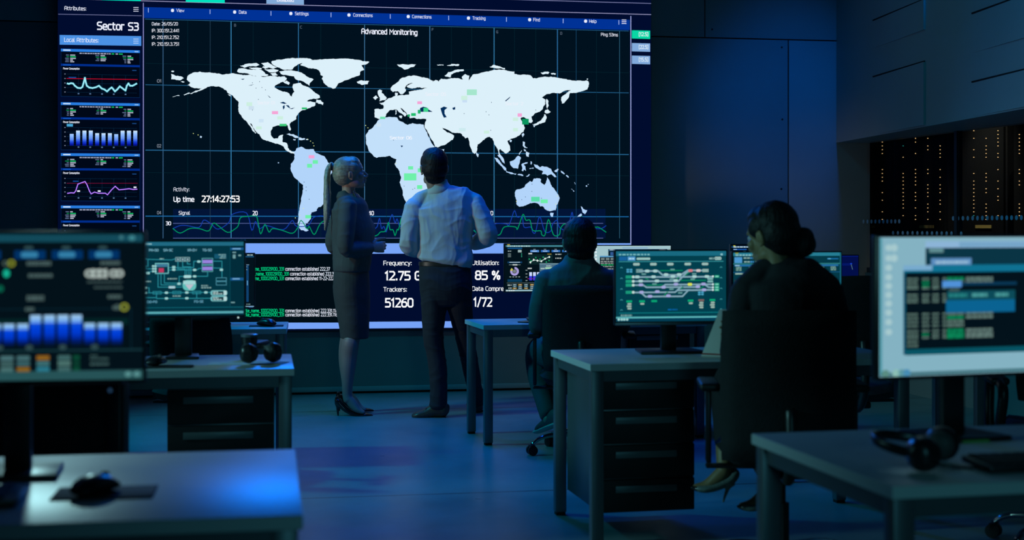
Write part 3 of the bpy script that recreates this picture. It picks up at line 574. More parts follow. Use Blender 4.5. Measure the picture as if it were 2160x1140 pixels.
# world map
A = lambda L: [(340 + x / 4, 100 + y / 4) for x, y in L]
B = lambda L: [(740 + x / 4, 100 + y / 4) for x, y in L]
Cc = lambda L: [(1000 + x / 5.1825, 300 + y / 5.1825) for x, y in L]
D = lambda L: [(600 + x / 4.696, 280 + y / 4.696) for x, y in L]
cr = random.Random(11)
def rough(P, amp=1.15, it=3):
    for _ in range(it):
        Q = []
        for (x0, y0), (x1, y1) in zip(P, P[1:] + P[:1]):
            d = math.hypot(x1 - x0, y1 - y0); Q.append((x0, y0))
            if d > 1.6: o = cr.uniform(-1, 1) * amp * min(1, d / 7) ; Q.append(((x0 + x1) / 2 - (y1 - y0) / d * o, (y0 + y1) / 2 + (x1 - x0) / d * o))
        P = Q; amp *= .7
    return P
LAND, LAND2 = (220, 240, 250), (178, 212, 250)
land = [A([(230,235),(265,215),(325,205),(400,212),(470,222),(530,230),(590,220),(635,225),(690,235),(740,232),(800,245),(870,250),(930,242),(980,250),(1040,245),(1060,262),(1035,290),(985,310),(955,335),(985,355),(1030,375),(1070,385),(1090,410),(1105,415),(1110,390),(1125,375),(1110,345),(1115,310),(1140,305),(1175,300),(1205,325),(1240,335),(1255,345),(1290,375),(1335,405),(1340,425),(1310,435),(1265,440),(1230,455),(1260,455),(1300,465),(1300,490),(1265,505),(1230,520),(1195,530),(1160,555),(1140,585),(1140,605),(1110,625),(1085,645),(1095,690),(1085,705),(1070,680),(1062,655),(1030,665),(980,660),(940,672),(925,705),(928,745),(955,772),(985,770),(1000,745),(1030,738),(1025,775),(1025,800),(1060,810),(1068,845),(1080,868),(1100,878),(1125,880),(1120,898),(1090,892),(1055,870),(1035,840),(985,815),(940,805),(890,790),(845,765),(830,735),(790,700),(770,660),(750,640),(765,665),(785,700),(803,722),(795,728),(765,695),(740,655),(715,620),(685,595),(660,560),(650,520),(655,465),(630,440),(600,405),(570,390),(550,365),(520,345),(480,330),(430,328),(390,335),(350,358),(300,378),(250,395),(245,388),(300,365),(345,345),(290,345),(245,330),(220,320),(245,300),(215,270)]),
 A([(1310,440),(1345,445),(1370,470),(1365,488),(1330,478),(1305,465)]),
 A([(85,225),(120,240),(165,245),(192,262),(165,278),(120,272),(85,270)]), A([(85,200),(110,198),(108,208),(88,208)]), A([(165,290),(185,286),(200,292),(180,297)]),
 A([(190,400),(240,383),(244,389),(195,406)]), A([(95,418),(150,403),(155,410),(100,420)]), A([(560,395),(580,400),(590,415),(575,410)]),
 A([(640,205),(655,178),(700,178),(760,190),(830,188),(860,200),(880,225),(905,235),(870,245),(800,243),(745,228),(690,218),(650,212)]),
 A([(665,155),(720,140),(800,132),(830,150),(800,162),(740,160),(700,172)]), A([(740,172),(800,170),(850,180),(845,186),(780,185)]),
 A([(930,120),(975,105),(1060,95),(1160,92),(1250,95),(1275,105),(1230,125),(1180,135),(1130,160),(1110,185),(1040,190),(985,170),(940,145)]),
 A([(842,135),(900,125),(935,148),(975,172),(940,182),(880,165)]), A([(870,185),(930,185),(990,192),(980,205),(925,212),(895,200)]), A([(860,160),(905,178),(880,182),(850,172)]), A([(920,222),(965,215),(985,235),(940,240)]),
 A([(995,205),(1040,195),(1110,197),(1170,210),(1220,240),(1285,270),(1255,300),(1250,325),(1215,300),(1170,280),(1130,265),(1120,245),(1060,235),(1010,225)]), A([(1030,290),(1060,280),(1085,300),(1075,318),(1045,305)]),
 A([(1170,150),(1220,125),(1280,108),(1400,100),(1540,95),(1640,105),(1700,118),(1755,122),(1740,138),(1690,150),(1712,190),(1680,205),(1675,235),(1620,255),(1570,275),(1510,300),(1490,310),(1470,345),(1450,350),(1410,335),(1370,300),(1355,265),(1365,245),(1345,235),(1335,200),(1300,182),(1230,170)]),
 A([(1650,290),(1690,278),(1755,285),(1740,312),(1690,318),(1660,305)]), A([(1990,145),(2060,145),(2150,145),(2130,165),(2090,178),(2050,188),(2010,165)]),
 A([(1055,735),(1080,725),(1120,735),(1165,765),(1130,765),(1085,745)]), A([(1165,760),(1215,770),(1210,782),(1160,780)]), A([(1115,775),(1135,777),(1130,787),(1115,784)]), A([(1222,775),(1242,776),(1240,783),(1222,783)]),
 A([(330,748),(346,755),(340,766),(328,762)]), A([(985,970),(995,972),(992,980),(984,978)]),
 D([(94,200),(117,158),(170,140),(215,165),(290,165),(320,205),(345,215),(395,235),(430,295),(480,322),(470,400),(440,470),(425,560),(405,690),(360,735),(335,740),(320,775),(270,790),(250,840),(262,850),(240,880),(210,905),(205,945),(240,968),(215,980),(165,968),(140,935),(130,900),(140,830),(150,740),(165,680),(178,600),(185,520),(140,480),(95,440),(60,360),(62,310),(95,270),(100,225)]),
 B([(225,620),(255,600),(310,590),(390,592),(400,615),(440,632),(480,655),(520,640),(570,648),(612,652),(625,690),(650,745),(690,820),(712,858),(740,870),(790,858)]) + D([(1582,165),(1575,220),(1530,300),(1480,400),(1460,480),(1430,540),(1400,620),(1330,700),(1262,735),(1225,730),(1205,700),(1170,620),(1165,560),(1140,490),(1155,440),(1140,385),(1090,310),(1110,265),(1080,255),(1040,230),(960,240),(910,250),(880,230),(845,195),(812,120)]) + B([(125,745),(150,700),(190,670)]),
 B([(200,590),(198,525),(230,518),(270,520),(275,490),(240,470),(275,465),(305,440),(345,425),(375,410),(375,382),(395,385),(390,412),(450,405),(490,400),(488,375),(520,368),(580,358),(640,345),(660,330),(680,300),(715,275),(740,290),(760,265),(800,270),(860,262),(900,260),(945,272),(935,250),(965,225),(1000,240),(990,290),(1010,255),(1030,230),(1070,225),(1120,210),(1200,192),(1290,190),(1380,205),(1380,225),(1440,232),(1520,240),(1535,262),(1590,255),(1650,250),(1720,252),(1810,268),(1830,275),(1900,285),(1910,280),(1990,280),(2005,290),(2005,330),(1995,355),(1950,370),(1900,385),(1850,385),(1840,420),(1800,470),(1780,475),(1775,420),(1820,385),(1855,360),(1810,365),(1760,390),(1700,385),(1650,395),(1610,425),(1640,440),(1640,480),(1620,515),(1590,545),(1555,555),(1522,585),(1535,620),(1520,640),(1500,635),(1490,605),(1460,590),(1430,600),(1450,640),(1468,680),(1455,715),(1420,745),(1380,765),(1345,775),(1320,790),(1340,830),(1345,870),(1310,898),(1285,880),(1262,858),(1250,870),(1260,905),(1290,945),(1300,970),(1275,950),(1245,900),(1238,860),(1210,820),(1195,770),(1170,755),(1140,765),(1110,790),(1070,820),(1065,870),(1045,900),(1025,885),(1000,810),(985,760),(965,770),(940,745),(925,725),(870,722),(840,710),(800,690),(770,675),(790,700),(825,720),(870,745),(860,780),(800,820),(730,845),(710,840),(690,790),(660,735),(625,680),(625,640),(635,605),(590,605),(555,605),(525,595),(500,600),(480,575),(460,545),(430,515),(415,512),(440,545),(470,565),(455,585),(430,560),(400,540),(385,525),(350,530),(330,530),(300,560),(290,590),(260,600),(235,605)]),
 B([(335,345),(350,325),(400,290),(430,258),(480,242),(540,238),(600,255),(660,268),(695,282),(690,300),(670,315),(662,345),(600,345),(560,338),(500,345),(470,330),(490,318),(525,302),(500,305),(465,325),(455,345),(465,365),(440,395),(415,395),(395,370),(355,378),(338,365)]),
 B([(228,365),(240,358),(265,365),(260,385),(285,410),(305,430),(290,445),(240,455),(245,425),(230,400)]), B([(188,425),(213,405),(230,425),(205,445)]),
 B([(790,240),(820,210),(880,192),(950,185),(955,198),(890,210),(845,230),(840,255),(805,248)]), B([(1170,165),(1200,148),(1250,160),(1300,175),(1300,186),(1220,178)]), B([(725,148),(780,146),(780,155),(735,155)]), B([(810,155),(850,140),(915,145),(905,158),(840,158)]),
 B([(1600,214),(1640,206),(1675,213),(1665,226),(1615,228)]), B([(1685,218),(1730,224),(1725,232),(1690,228)]), B([(1988,265),(2000,264),(2000,272),(1990,274)]),
 B([(1650,435),(1665,450),(1668,490),(1655,520),(1648,480)]), B([(1640,530),(1660,522),(1685,545),(1650,560),(1635,552)]), B([(1642,568),(1650,600),(1640,630),(1590,645),(1550,660),(1540,650),(1590,625),(1622,592),(1630,565)]), B([(1532,648),(1555,662),(1545,676)]),
 B([(1440,735),(1455,723),(1462,740),(1448,760)]), B([(1340,780),(1358,785),(1350,802),(1340,798)]), B([(1060,885),(1080,905),(1072,928),(1058,905)]),
 B([(375,535),(385,530),(386,560),(376,570)]), B([(405,580),(435,580),(430,600),(410,592)]), B([(375,530),(383,540),(378,550)]),
 B([(1450,795),(1468,800),(1465,830),(1490,850),(1465,850),(1450,830)]), B([(1480,880),(1505,890),(1500,925),(1480,920),(1475,900)]), B([(1460,858),(1475,865),(1478,880),(1462,875)]), B([(1415,900),(1440,868),(1442,876),(1420,908)]),
 Cc([(218,165),(250,175),(300,240),(350,290),(355,315),(325,300),(270,240)]), Cc([(255,140),(290,140),(325,190),(335,235),(310,220),(270,165)]), Cc([(350,318),(400,330),(460,345),(455,358),(400,350),(350,330)]), Cc([(475,352),(530,355),(535,372),(480,362)]), Cc([(565,378),(600,350),(610,355),(580,380)]),
 Cc([(388,215),(430,200),(480,150),(510,170),(500,215),(480,290),(430,285),(395,250)]), Cc([(515,245),(540,230),(585,220),(580,235),(540,245),(560,270),(565,315),(545,300),(535,320),(518,310),(525,275)]), Cc([(615,210),(630,215),(622,250)]), Cc([(605,285),(650,280),(650,290),(606,295)]),
 Cc([(650,240),(690,250),(715,275),(740,262),(790,270),(840,295),(860,335),(900,380),(880,385),(840,350),(800,370),(770,350),(740,355),(755,325),(715,305),(690,290),(660,265)]), Cc([(875,320),(915,290),(922,300),(900,328)]), Cc([(945,315),(990,345),(985,355),(950,330)]), Cc([(1005,360),(1035,382),(1030,390),(1003,370)]),
 Cc([(450,535),(480,515),(545,495),(560,465),(610,425),(635,435),(650,400),(690,395),(730,405),(725,435),(770,470),(785,440),(798,385),(825,430),(850,490),(880,520),(915,570),(935,610),(920,655),(900,690),(890,745),(845,752),(800,750),(775,735),(740,700),(725,705),(690,670),(640,665),(590,680),(550,695),(490,708),(468,690),(465,650),(445,590)]), Cc([(830,775),(870,775),(862,815),(840,815)]),
 Cc([(1165,700),(1190,730),(1235,745),(1210,790),(1185,770)]), Cc([(1085,845),(1130,815),(1170,780),(1178,800),(1150,830),(1110,850)]), Cc([(1060,512),(1068,512),(1095,540),(1085,542)]), Cc([(1218,476),(1232,472),(1235,488),(1222,490)]), Cc([(1240,460),(1252,460),(1248,470)]), Cc([(1092,440),(1100,442),(1110,462),(1102,460)])]
k = WallCanvas()
for i, P in enumerate(land):
    yc = sum(y for x, y in P) / len(P); k.poly(rough(P), LAND if yc < 260 else (195, 224, 250) if yc < 330 else LAND2, 3, True)
# seas and lakes inside the land
dk = (3, 45, 90)
for P in (B([(578,545),(585,512),(610,502),(640,508),(655,525),(690,545),(650,545),(600,545)]), B([(755,515),(785,500),(815,510),(790,530),(790,560),(808,590),(785,595),(770,565)]), B([(855,512),(880,503),(880,525),(862,528)]), B([(1300,452),(1345,415),(1340,428),(1308,456)]),
          A([(1000,468),(1030,460),(1060,475),(1040,478)]), A([(1025,500),(1040,485),(1042,510),(1030,528)]), A([(1050,488),(1075,490),(1090,515),(1075,510)]), A([(1080,520),(1130,508),(1105,522)]), A([(895,402),(925,425),(915,425)]), A([(670,268),(705,265),(690,275)]), A([(735,322),(785,312),(760,322)]), D([(1150,128),(1175,130),(1160,148)])):
    k.poly(P, dk, 4)
for x, y in [(A([(c, d)])[0]) for c, d in ((770,300),(800,345),(850,340),(880,360),(830,290),(820,440),(770,530))] + [D([(c, d)])[0] for c, d in ((195,490),(215,540),(245,660),(1185,530),(1270,562),(1290,552),(1080,75),(1335,370),(215,575))] + [B([(c, d)])[0] for c, d in ((1185,465),(1165,570),(1140,545),(955,560),(1180,700),(1560,530))] + [Cc([(c, d)])[0] for c, d in ((735,615),(630,540),(632,460),(560,600),(520,630))]:
    k.disc(x, y, .8, .9, dk, 4, 7)
k.build('world_map', vw)
# tags pinned on the map
k = WallCanvas()
G1, G2, PK = (110, 240, 170), (205, 240, 225), (245, 165, 215)
def tagbox(x, y, w, h, c): k.rect(x - w / 2, y - h / 2, x + w / 2, y + h / 2, c, 6)
for x, y, w, h, c in ((526,220,12,8,G2),(530,228,11,8,(205,225,240)),(580,238,13,6.5,PK),(591,249,12,7,G2),(597,264,15,5,(60,200,120)),(546,270,12,6,G2),(551,255,10,7,(205,228,245)),(642,229,11,4,(40,190,110)),(657,331,12,6.5,PK),(665,342,11,7.5,G1),(653,350,10.5,8,G1),(650,457.5,12,7,G1),
                      (865,373.5,26,15,G1),(866,354.5,10.5,7,G1),(885.5,359.5,9,8,G1),(885,395,11,8,G1),(885,217,10,6,PK),(995,195,21,12,(165,230,205)),(979,207,13,9,G2),(980,213,10,7,(200,222,245)),(807,249,11,5,(110,225,175)),(872,242,10,6,(30,190,110)),(884,236,6,8,(30,180,110)),(898,232,10,8,(60,215,140)),(862,244,5,5,(30,170,100)),(1096,243,9,7,PK),(1108,257,14,12,(10,150,95)),(1087,252,11,7,G2),(1087,274,10,7,G2),(1026,279,11,6,G2),(975,274,14,7,(205,235,240)),(799,264,9,7,(205,228,245)),
                      (1129,420.5,18,10,(90,220,170)),(1147.5,425,15,8,G1)):
    tagbox(x, y, w, h, c)
for t, x0, y0, x1 in (('Sector 06', 822, 288, 869), ('Sector 01', 543, 214, 580), ('Sector 05', 897, 196, 941), ('Sector 2', 1066, 216, 1103)): k.text(t, x0, y0, x1, y0 + 6, (250, 250, 255) if y0 > 280 else (238, 240, 250), 7)
for x, y in ((418, 285), (408, 282), (655, 298), (660, 302), (662, 308), (649, 294), (623, 460), (640, 440), (632, 455), (690, 432), (683, 432), (771, 265), (776, 270), (856, 433), (835, 345), (1089, 425), (1160, 442), (1172, 431), (1175, 414)): k.disc(x, y, 1.1, .9, (225, 235, 150), 6, 8)
k.build('map_tags', vw)
# activity graph
k = WallCanvas()
k.rect(365, 441, 1277, 503, (2, 20, 55), 1.5); 
for y in (471.5, 502.8): k.rect(365, y - .7, 1272, y + .7, (80, 95, 150), 3)
E = lambda L: [(100 + x / 4, 250 + y / 4) for x, y in L]
gr = E([(1060,930),(1120,968),(1200,930),(1280,930),(1360,950),(1400,885),(1440,905),(1520,962),(1580,935),(1610,905),(1630,838),(1690,828),(1760,825),(1778,880),(1800,975),(1835,895),(1870,960),(1900,930),(1980,945),(2065,970),(2110,925)]) + D([(165,870),(225,955),(245,930),(295,1010),(350,910),(400,875),(480,890),(600,1000),(700,940),(800,1030),(910,1020),(950,985),(1000,975),(1030,890),(1045,960),(1075,965),(1095,1020),(1115,960),(1130,960),(1160,845),(1190,920),(1300,1000),(1500,940),(1700,1010)]) + Cc([(-30,960),(60,1012),(205,1012),(280,1012),(330,928),(450,928),(470,955),(500,880),(535,790),(565,855),(610,855),(640,965),(725,970),(735,1005),(750,1022),(775,1010),(812,845),(865,1012),(930,1012),(945,940),(1000,895),(1080,990),(1150,930),(1172,810),(1200,900),(1320,930),(1360,932),(1440,985)])
bl = E([(1060,930),(1120,905),(1180,905),(1280,920),(1320,858),(1380,890),(1440,935),(1530,880),(1560,810),(1680,798),(1725,945),(1755,870),(1790,930),(1850,905),(1990,940),(2065,862),(2100,910)]) + D([(235,920),(290,840),(400,830),(520,900),(640,940),(760,870),(900,950),(940,850),(960,950),(985,930),(1005,985),(1025,930),(1065,812),(1095,895),(1115,855),(1140,925),(1190,930),(1400,900),(1600,930)]) + Cc([(0,965),(100,900),(185,965),(225,895),(350,895),(372,918),(400,860),(440,750),(470,820),(525,820),(545,930),(620,930),(640,985),(670,985),(715,815),(770,975),(835,975),(855,900),(905,855),(930,930),(1000,960),(1045,860),(1070,768),(1095,860),(1200,930),(1330,945),(1390,945),(1440,915)])
smo = lambda L: [tuple(q) for q in catmull([np.array(p, float) for p in L], 4)]
k.line(smo(bl), 1.7, (20, 60, 165), 4); k.line(smo(gr), 1.8, (0, 145, 95), 5)
k.text('Signal', 377, 446, 401, 453, (225, 230, 245), 6); k.text('30', 350, 468, 361, 475, WH, 6, True)
for t, x in (('20', 532), ('40', 777), ('60', 1028.5)): k.text(t, x, 446, x + 11.5, 454, WH, 6, True)
k.text('Activity:', 366, 396, 399.5, 403.5, (205, 210, 225), 6)
k.text('Up time', 366, 416, 410, 425.5, (235, 240, 250), 6, True); k.text('27:14:27:53', 424.5, 414, 505.5, 426, (255, 255, 255), 6, True)
k.text('Date: 26/05/20', 320.5, 47.5, 375.5, 53.7, (225, 230, 245), 6)
for i, t in enumerate(('IP: 300.151.2.441', 'IP: 210.151.2.752', 'IP: 210.151.3.751')): k.text(t, 320.5, 61.7 + i * 14.2, 377.5, 68 + i * 14.2, (235, 238, 250), 6)
k.wtext('Advanced Monitoring', 762, 61, 880.5, 71, WH, 6, True); k.wtext('Ping 53ms', 1267, 70, 1303, 76, (225, 230, 245), 6)
k.build('activity_graph', vw)
# right column of value boxes
k = WallCanvas()
for t, y, c in (('[12.5]', 64, (10, 215, 165)), ('[22.5]', 91, (130, 170, 220)), ('[15.5]', 117.5, (130, 170, 220))):
    k.rect(1332.5, y, 1371, y + 17.5, c, 3, False, y + .9, y + 18.5); k.text(t, 1347, y + 5, 1367, y + 12, (225, 240, 250), 5, True)
k.build('value_boxes', vw)
# lower panels
k = WallCanvas()
k.rect(305, 513.7, 1331, 536.5, LB, 2, True, 513.5, 534.5); k.rect(305, 682.5, 1100, 697, (118, 162, 246), 2, True, 677, 690.5)
k.rect(305, 536.5, 745, 681, (1, 12, 20), 3)
for y, xs, xe, t in ((568, 602, 696, '222.37'), (578.3, 612, 704, '222.3'), (588, 602, 704, '11-22-222'), (656, 602, 716, '222.331.1165'), (664.5, 602, 716, '222.331.1165')):
    k.text('file_name_100029100_331', xs - 86, y - 3.6, xs - 3, y + 3, (0, 220, 140), 5); k.text('connection established ' + t, xs, y - 3.6, xe, y + 3, WH, 5)
for t, x0, y0, x1, y1, b in (('Frequency:', 808.5, 551, 868, 559.5, 0), ('12.75 GHz', 811, 573.5, 916, 590.5, 1), ('Trackers:', 808.5, 606.5, 858, 615, 0), ('51260', 812, 630.5, 872, 647.5, 1), ('Utilisation:', 995.5, 550.5, 1052, 559, 0), ('85 %', 1001.5, 572.5, 1055, 589.5, 1), ('Data Compression:', 995.5, 605, 1091, 613.5, 0), ('1/72', 998, 629, 1038, 646, 1)):
    k.text(t, x0, y0, x1, y1, (250, 250, 255), 5, bool(b))
k.build('status_panel', vw)
# ------------------------------------------------------------------ desks
M_top = mat('pale_laminate', (.40, .45, .47), .36, noise=(3, .03), bump=(60, .02))
M_edge = mat('laminate_edge', (.66, .72, .72), .45)
M_leg = mat('grey_steel', (.13, .16, .18), .38, .4, noise=(8, .05))
M_drw = mat('charcoal_drawer', (.007, .009, .013), .6, noise=(6, .08))
M_hnd = mat('grey_handle', (.16, .19, .20), .4, .3)
def desk(label, px_corner, yaw, w, d, h=.74, ped=None, right=False, ped_h=(.12, .685), npd=4):
    """px_corner: near-left (or near-right) top corner in metres"""
    loc = Vector((px_corner.x, px_corner.y, 0))
    if right: loc -= Vector((math.cos(yaw), math.sin(yaw), 0)) * w
    t = thing('office_desk', label, 'desk', loc, yaw, 'office desks')
    MB().box((w / 2, d / 2, h - .0145), (w, d, .029), bev=.0015).build('desktop', M_top, t)
    e = MB(); zc = h - .0145
    e.prism([(-.0012, -.0012), (w + .0012, -.0012), (w + .0012, d + .0012), (-.0012, d + .0012)], h - .0275, h - .0015); e.build('edge_band', M_edge, t)
    f = MB(); l = .05; i = .008
    for y in (i + l / 2, d - i - l / 2): f.box((w / 2, y, h - .029 - .0225), (w - 2 * (i + l), .03, .045))
    for x in (i + l / 2, w - i - l / 2): f.box((x, d / 2, h - .029 - .0225), (.03, d - 2 * (i + l), .045))
    f.build('under_frame', M_leg, t)
    for x in (i + l / 2, w - i - l / 2):
        for y in (i + l / 2, d - i - l / 2):
            g = MB().box((x, y, (h - .0295 + .014) / 2), (l, l, h - .0295 - .014), bev=.003).build('leg', M_leg, t)
            MB().box((x, y, .0075), (l - .008, l - .008, .015)).build('foot_cap', M_dark, g)
    if ped:
        x0, x1 = ped; z0, z1 = ped_h; pw = x1 - x0
        c = MB().box(((x0 + x1) / 2, .06 + (d - .14) / 2, (z0 + z1) / 2), (pw, d - .14, z1 - z0), bev=.003).build('drawer_cabinet', M_leg, t)
        n = npd; hh = (z1 - z0) / n
        for k_ in range(n):
            zc = z1 - hh * (k_ + .5)
            dr = MB().box(((x0 + x1) / 2, .05, zc), (pw - .006, .022, hh - .008), bev=.003).build('drawer', M_drw, t)
            hd = MB().box(((x0 + x1) / 2 - .01, .038, zc + hh * .2), (pw * .65, .006, hh * .2), bev=.002)
            hd.build('handle', M_hnd, dr)
    return t
cE = on_z(1246, 769, .74); dE = desk('long pale desk with four dark drawers, in front of the woman seated at right', cE, R(12), 1.42, .685, ped=(.055, .46))
cF = on_z(1883, 1026.7, .74); dF = desk('dim desk in the right foreground holding a headset below the bright pale monitor', cF, R(12.3), 1.5, .80)
cA = on_z(638, 1087, .74); dA = desk('glossy desk in the left foreground reflecting blue light', cA, R(9.7), 1.45, .827, right=True)
cB = on_z(620, 778, .74); dB = desk('desk with dark drawers at left, under the teal circuit monitor, headphones and papers on it', cB, R(9.9), 1.42, .65, right=True, ped=(.93, 1.345), ped_h=(.10, .66))
cC = on_z(604, 694, .74); dC = desk('far left desk against the video wall with a mouse on its corner', cC, R(8), 1.5, .58, right=True)
cD = on_z(1020.5, 686.5, .715); dD = desk('far desk with slim steel legs that the man in the dark jacket sits at', cD, R(13.5), 1.40, .55, h=.715, ped=(.90, 1.31), ped_h=(.10, .66))
cI = on_z(1590, 683, .74); dI = desk('far right desk mostly hidden behind the seated woman', cI, R(10), 1.45, .6)

def loc_on(d, x, y, z): return d.matrix_basis @ Vector((x, y, z)) if False else Matrix.Translation(d.location) @ Matrix.Rotation(d.rotation_euler.z, 4, 'Z') @ Vector((x, y, z))

# ------------------------------------------------------------------ monitors
M_bez = mat('monitor_black', (.010, .012, .014), .35)
M_chin = mat('monitor_silver', (.20, .23, .25), .35, .6)
def monitor(label, cpx, cY, zd, yaw, w, ztop, zbot, draw, box, base_y=.03, col_w=.055, chin=.0, led=None, base=(.24, .17), light=True, bez=.006):
    """screen centre column cpx at depth cY; zd desk height; box = photo rectangle the drawing uses"""
    X = (cpx - 1080) * cY / FPX
    t = thing('monitor', label, 'monitor', (X, cY, zd), yaw, 'desk monitors')
    z0, z1 = zbot - zd, ztop - zd; h = z1 - z0
    MB().box((0, .018, (z0 + z1) / 2), (w, .032, h), bev=.004).build('housing', M_bez, t)
    if chin: MB().box((0, .0, z0 + chin / 2), (w - .004, .008, chin), bev=.002).build('lower_trim', M_chin, t)
    s0, s1, sx = z0 + max(bez * 1.6, chin + .004), z1 - bez, w / 2 - bez
    x0, y0, x1, y1 = box
    cl = lambda v, a, b_: max(a, min(b_, v))
    k = Canvas(lambda x, y, e: Vector((-sx + 2 * sx * (cl(x, x0, x1) - x0) / (x1 - x0), .0012 - e, s1 - (s1 - s0) * (cl(y, y0, y1) - y0) / (y1 - y0))), .00012)
    draw(k, box); k.build('screen', t)
    MB().box((0, .055, (z0 + h * .45) / 2 + .006), (col_w, .03, z0 + h * .45 - .012), bev=.004).build('stand_column', M_bez, t)
    MB().prism([(-base[0] / 2, -base[1] * .55), (base[0] / 2, -base[1] * .55), (base[0] / 2 * .86, base[1] * .45), (-base[0] / 2 * .86, base[1] * .45)], 0, .012, Matrix.Translation((0, base_y + .03, 0.0005)), bev=.004).build('stand_base', M_bez, t)
    if led:
        MB().ell((led[0], -.001, led[1] - zd), (.004, .003, .004)).build('power_light', em(led[2]), t)
    return t
def seg(k, x0, x1, y, h, c, L=3, r=None, lo=2, hi=7, gap=1.2):
    r = r or rnd; a = x0
    while a < x1:
        w = min(r.uniform(lo, hi), x1 - a); k.rect(a, y - h / 2, a + w, y + h / 2, c, L); a += w + gap
def draw_A(k, b):
    x0, y0, x1, y1 = b
    k.rect(x0, y0, x1, y1, (3, 17, 25), 0, True); k.rect(x0, y0 + 2, x1, y0 + 19, (18, 72, 88), 1)
    k.disc(248, 499, 4, 5, (60, 120, 130), 3); k.disc(270, 500, 7, 6, (60, 130, 140), 3)
    for xa in (-280, -206, -135, -60, 30, 106, 181):
        k.rect(xa, 527, xa + 63, 546, (0, 48, 100), 2); k.pill(xa + 13, 530, xa + 48, 543, (50, 125, 165), 3); k.pill(xa + 20, 518, xa + 38, 525, (45, 75, 80), 3)
    for a, c, d, e in ((55, 105, 550, 561), (58, 108, 577, 587), (55, 90, 624, 638), (52, 70, 650, 660), (205, 246, 550, 560), (178, 250, 594, 599), (192, 250, 606, 611), (220, 248, 624, 634), (230, 243, 648, 658)): seg(k, a, c, (d + e) / 2, e - d - 2, (70, 92, 92), 3, lo=4, hi=9)
    for x in (182, 196, 209, 232, 244): k.ring(x, 578, 4, 9, (170, 185, 180), 3)
    for x in (190, 203, 216): k.rect(x - 3, 568, x + 3, 588, (170, 185, 180), 3)
    k.disc(14, 577, 7, 9, (20, 170, 140), 3); k.ring(24, 555, 4, 8, (130, 140, 40), 3); k.ring(12, 555, 3, 6, (70, 90, 85), 3); k.disc(2, 610, 7, 8, (5, 90, 70), 3)
    k.ring(254, 652, 5, 9, (140, 150, 50), 3); k.disc(240, 652, 6, 7, (60, 80, 80), 3)
    k.rect(x0, 676, 262, 690, (3, 36, 38), 1); k.frame(x0 + 2, 655, 268, 745, 1.2, (10, 45, 60), 2)
    ramp = [(150, 195, 235), (110, 165, 235), (10, 75, 215), (0, 62, 215), (0, 58, 205), (0, 45, 170), (0, 28, 110), (2, 20, 50)]
    for i, xa in enumerate((-180, -153, -126, -99, -72, -45, -19, 8, 36, 62, 90, 117.5, 145, 172, 200, 227)):
        k.vbar(xa, 668 if 62 <= xa < 170 or xa < -80 else 686.5, xa + 22, 737, ramp)
    for x in (-70, 0, 60, 128, 193): k.disc(x, 738, 8, 6, (45, 70, 75), 4)
    k.rect(x0, 744, x1, 747, (25, 60, 68), 3)
    for i, (xa, cs) in enumerate(((-60, ((60, 95, 95),) * 3), (2, ((70, 110, 115), (60, 95, 95), (70, 110, 110))), (35, ((65, 105, 110), (55, 95, 100), (135, 95, 25))), (75, ((140, 95, 30), (60, 110, 115), (40, 120, 140))), (118, ((60, 100, 100), (75, 115, 110), (60, 100, 100))), (149, ((10, 70, 50), (10, 60, 45), (10, 70, 50))))):
        for j, c in enumerate(cs): k.rect(xa, 756 + j * 12.5, xa + (26 if xa < 149 else 14), 766 + j * 12.5, c, 3)
    seg(k, 184, 222, 765, 4, (60, 90, 90)); seg(k, 184, 222, 776, 5, (60, 90, 90)); seg(k, 184, 200, 758, 3, (60, 90, 90))
    k.rect(x0, 790, x1, y1, (38, 82, 86), 3); k.disc(262, 799, 7, 6, (85, 140, 140), 4); k.disc(280, 799, 7, 6, (85, 140, 140), 4)
YA = R(8); 
mA = monitor('large dim monitor with blue bar chart at far left foreground', 28, 3.16, .74, YA, .572, 1.3 - (487 - HZ) * 3.16 / FPX, 1.3 - (813 - HZ) * 3.16 / FPX, draw_A, (-236, 490, 292, 810), base=(.20, .18), col_w=.058)
TB = lambda x, y: (270 + x / 4.596, 480 + y / 4.596)
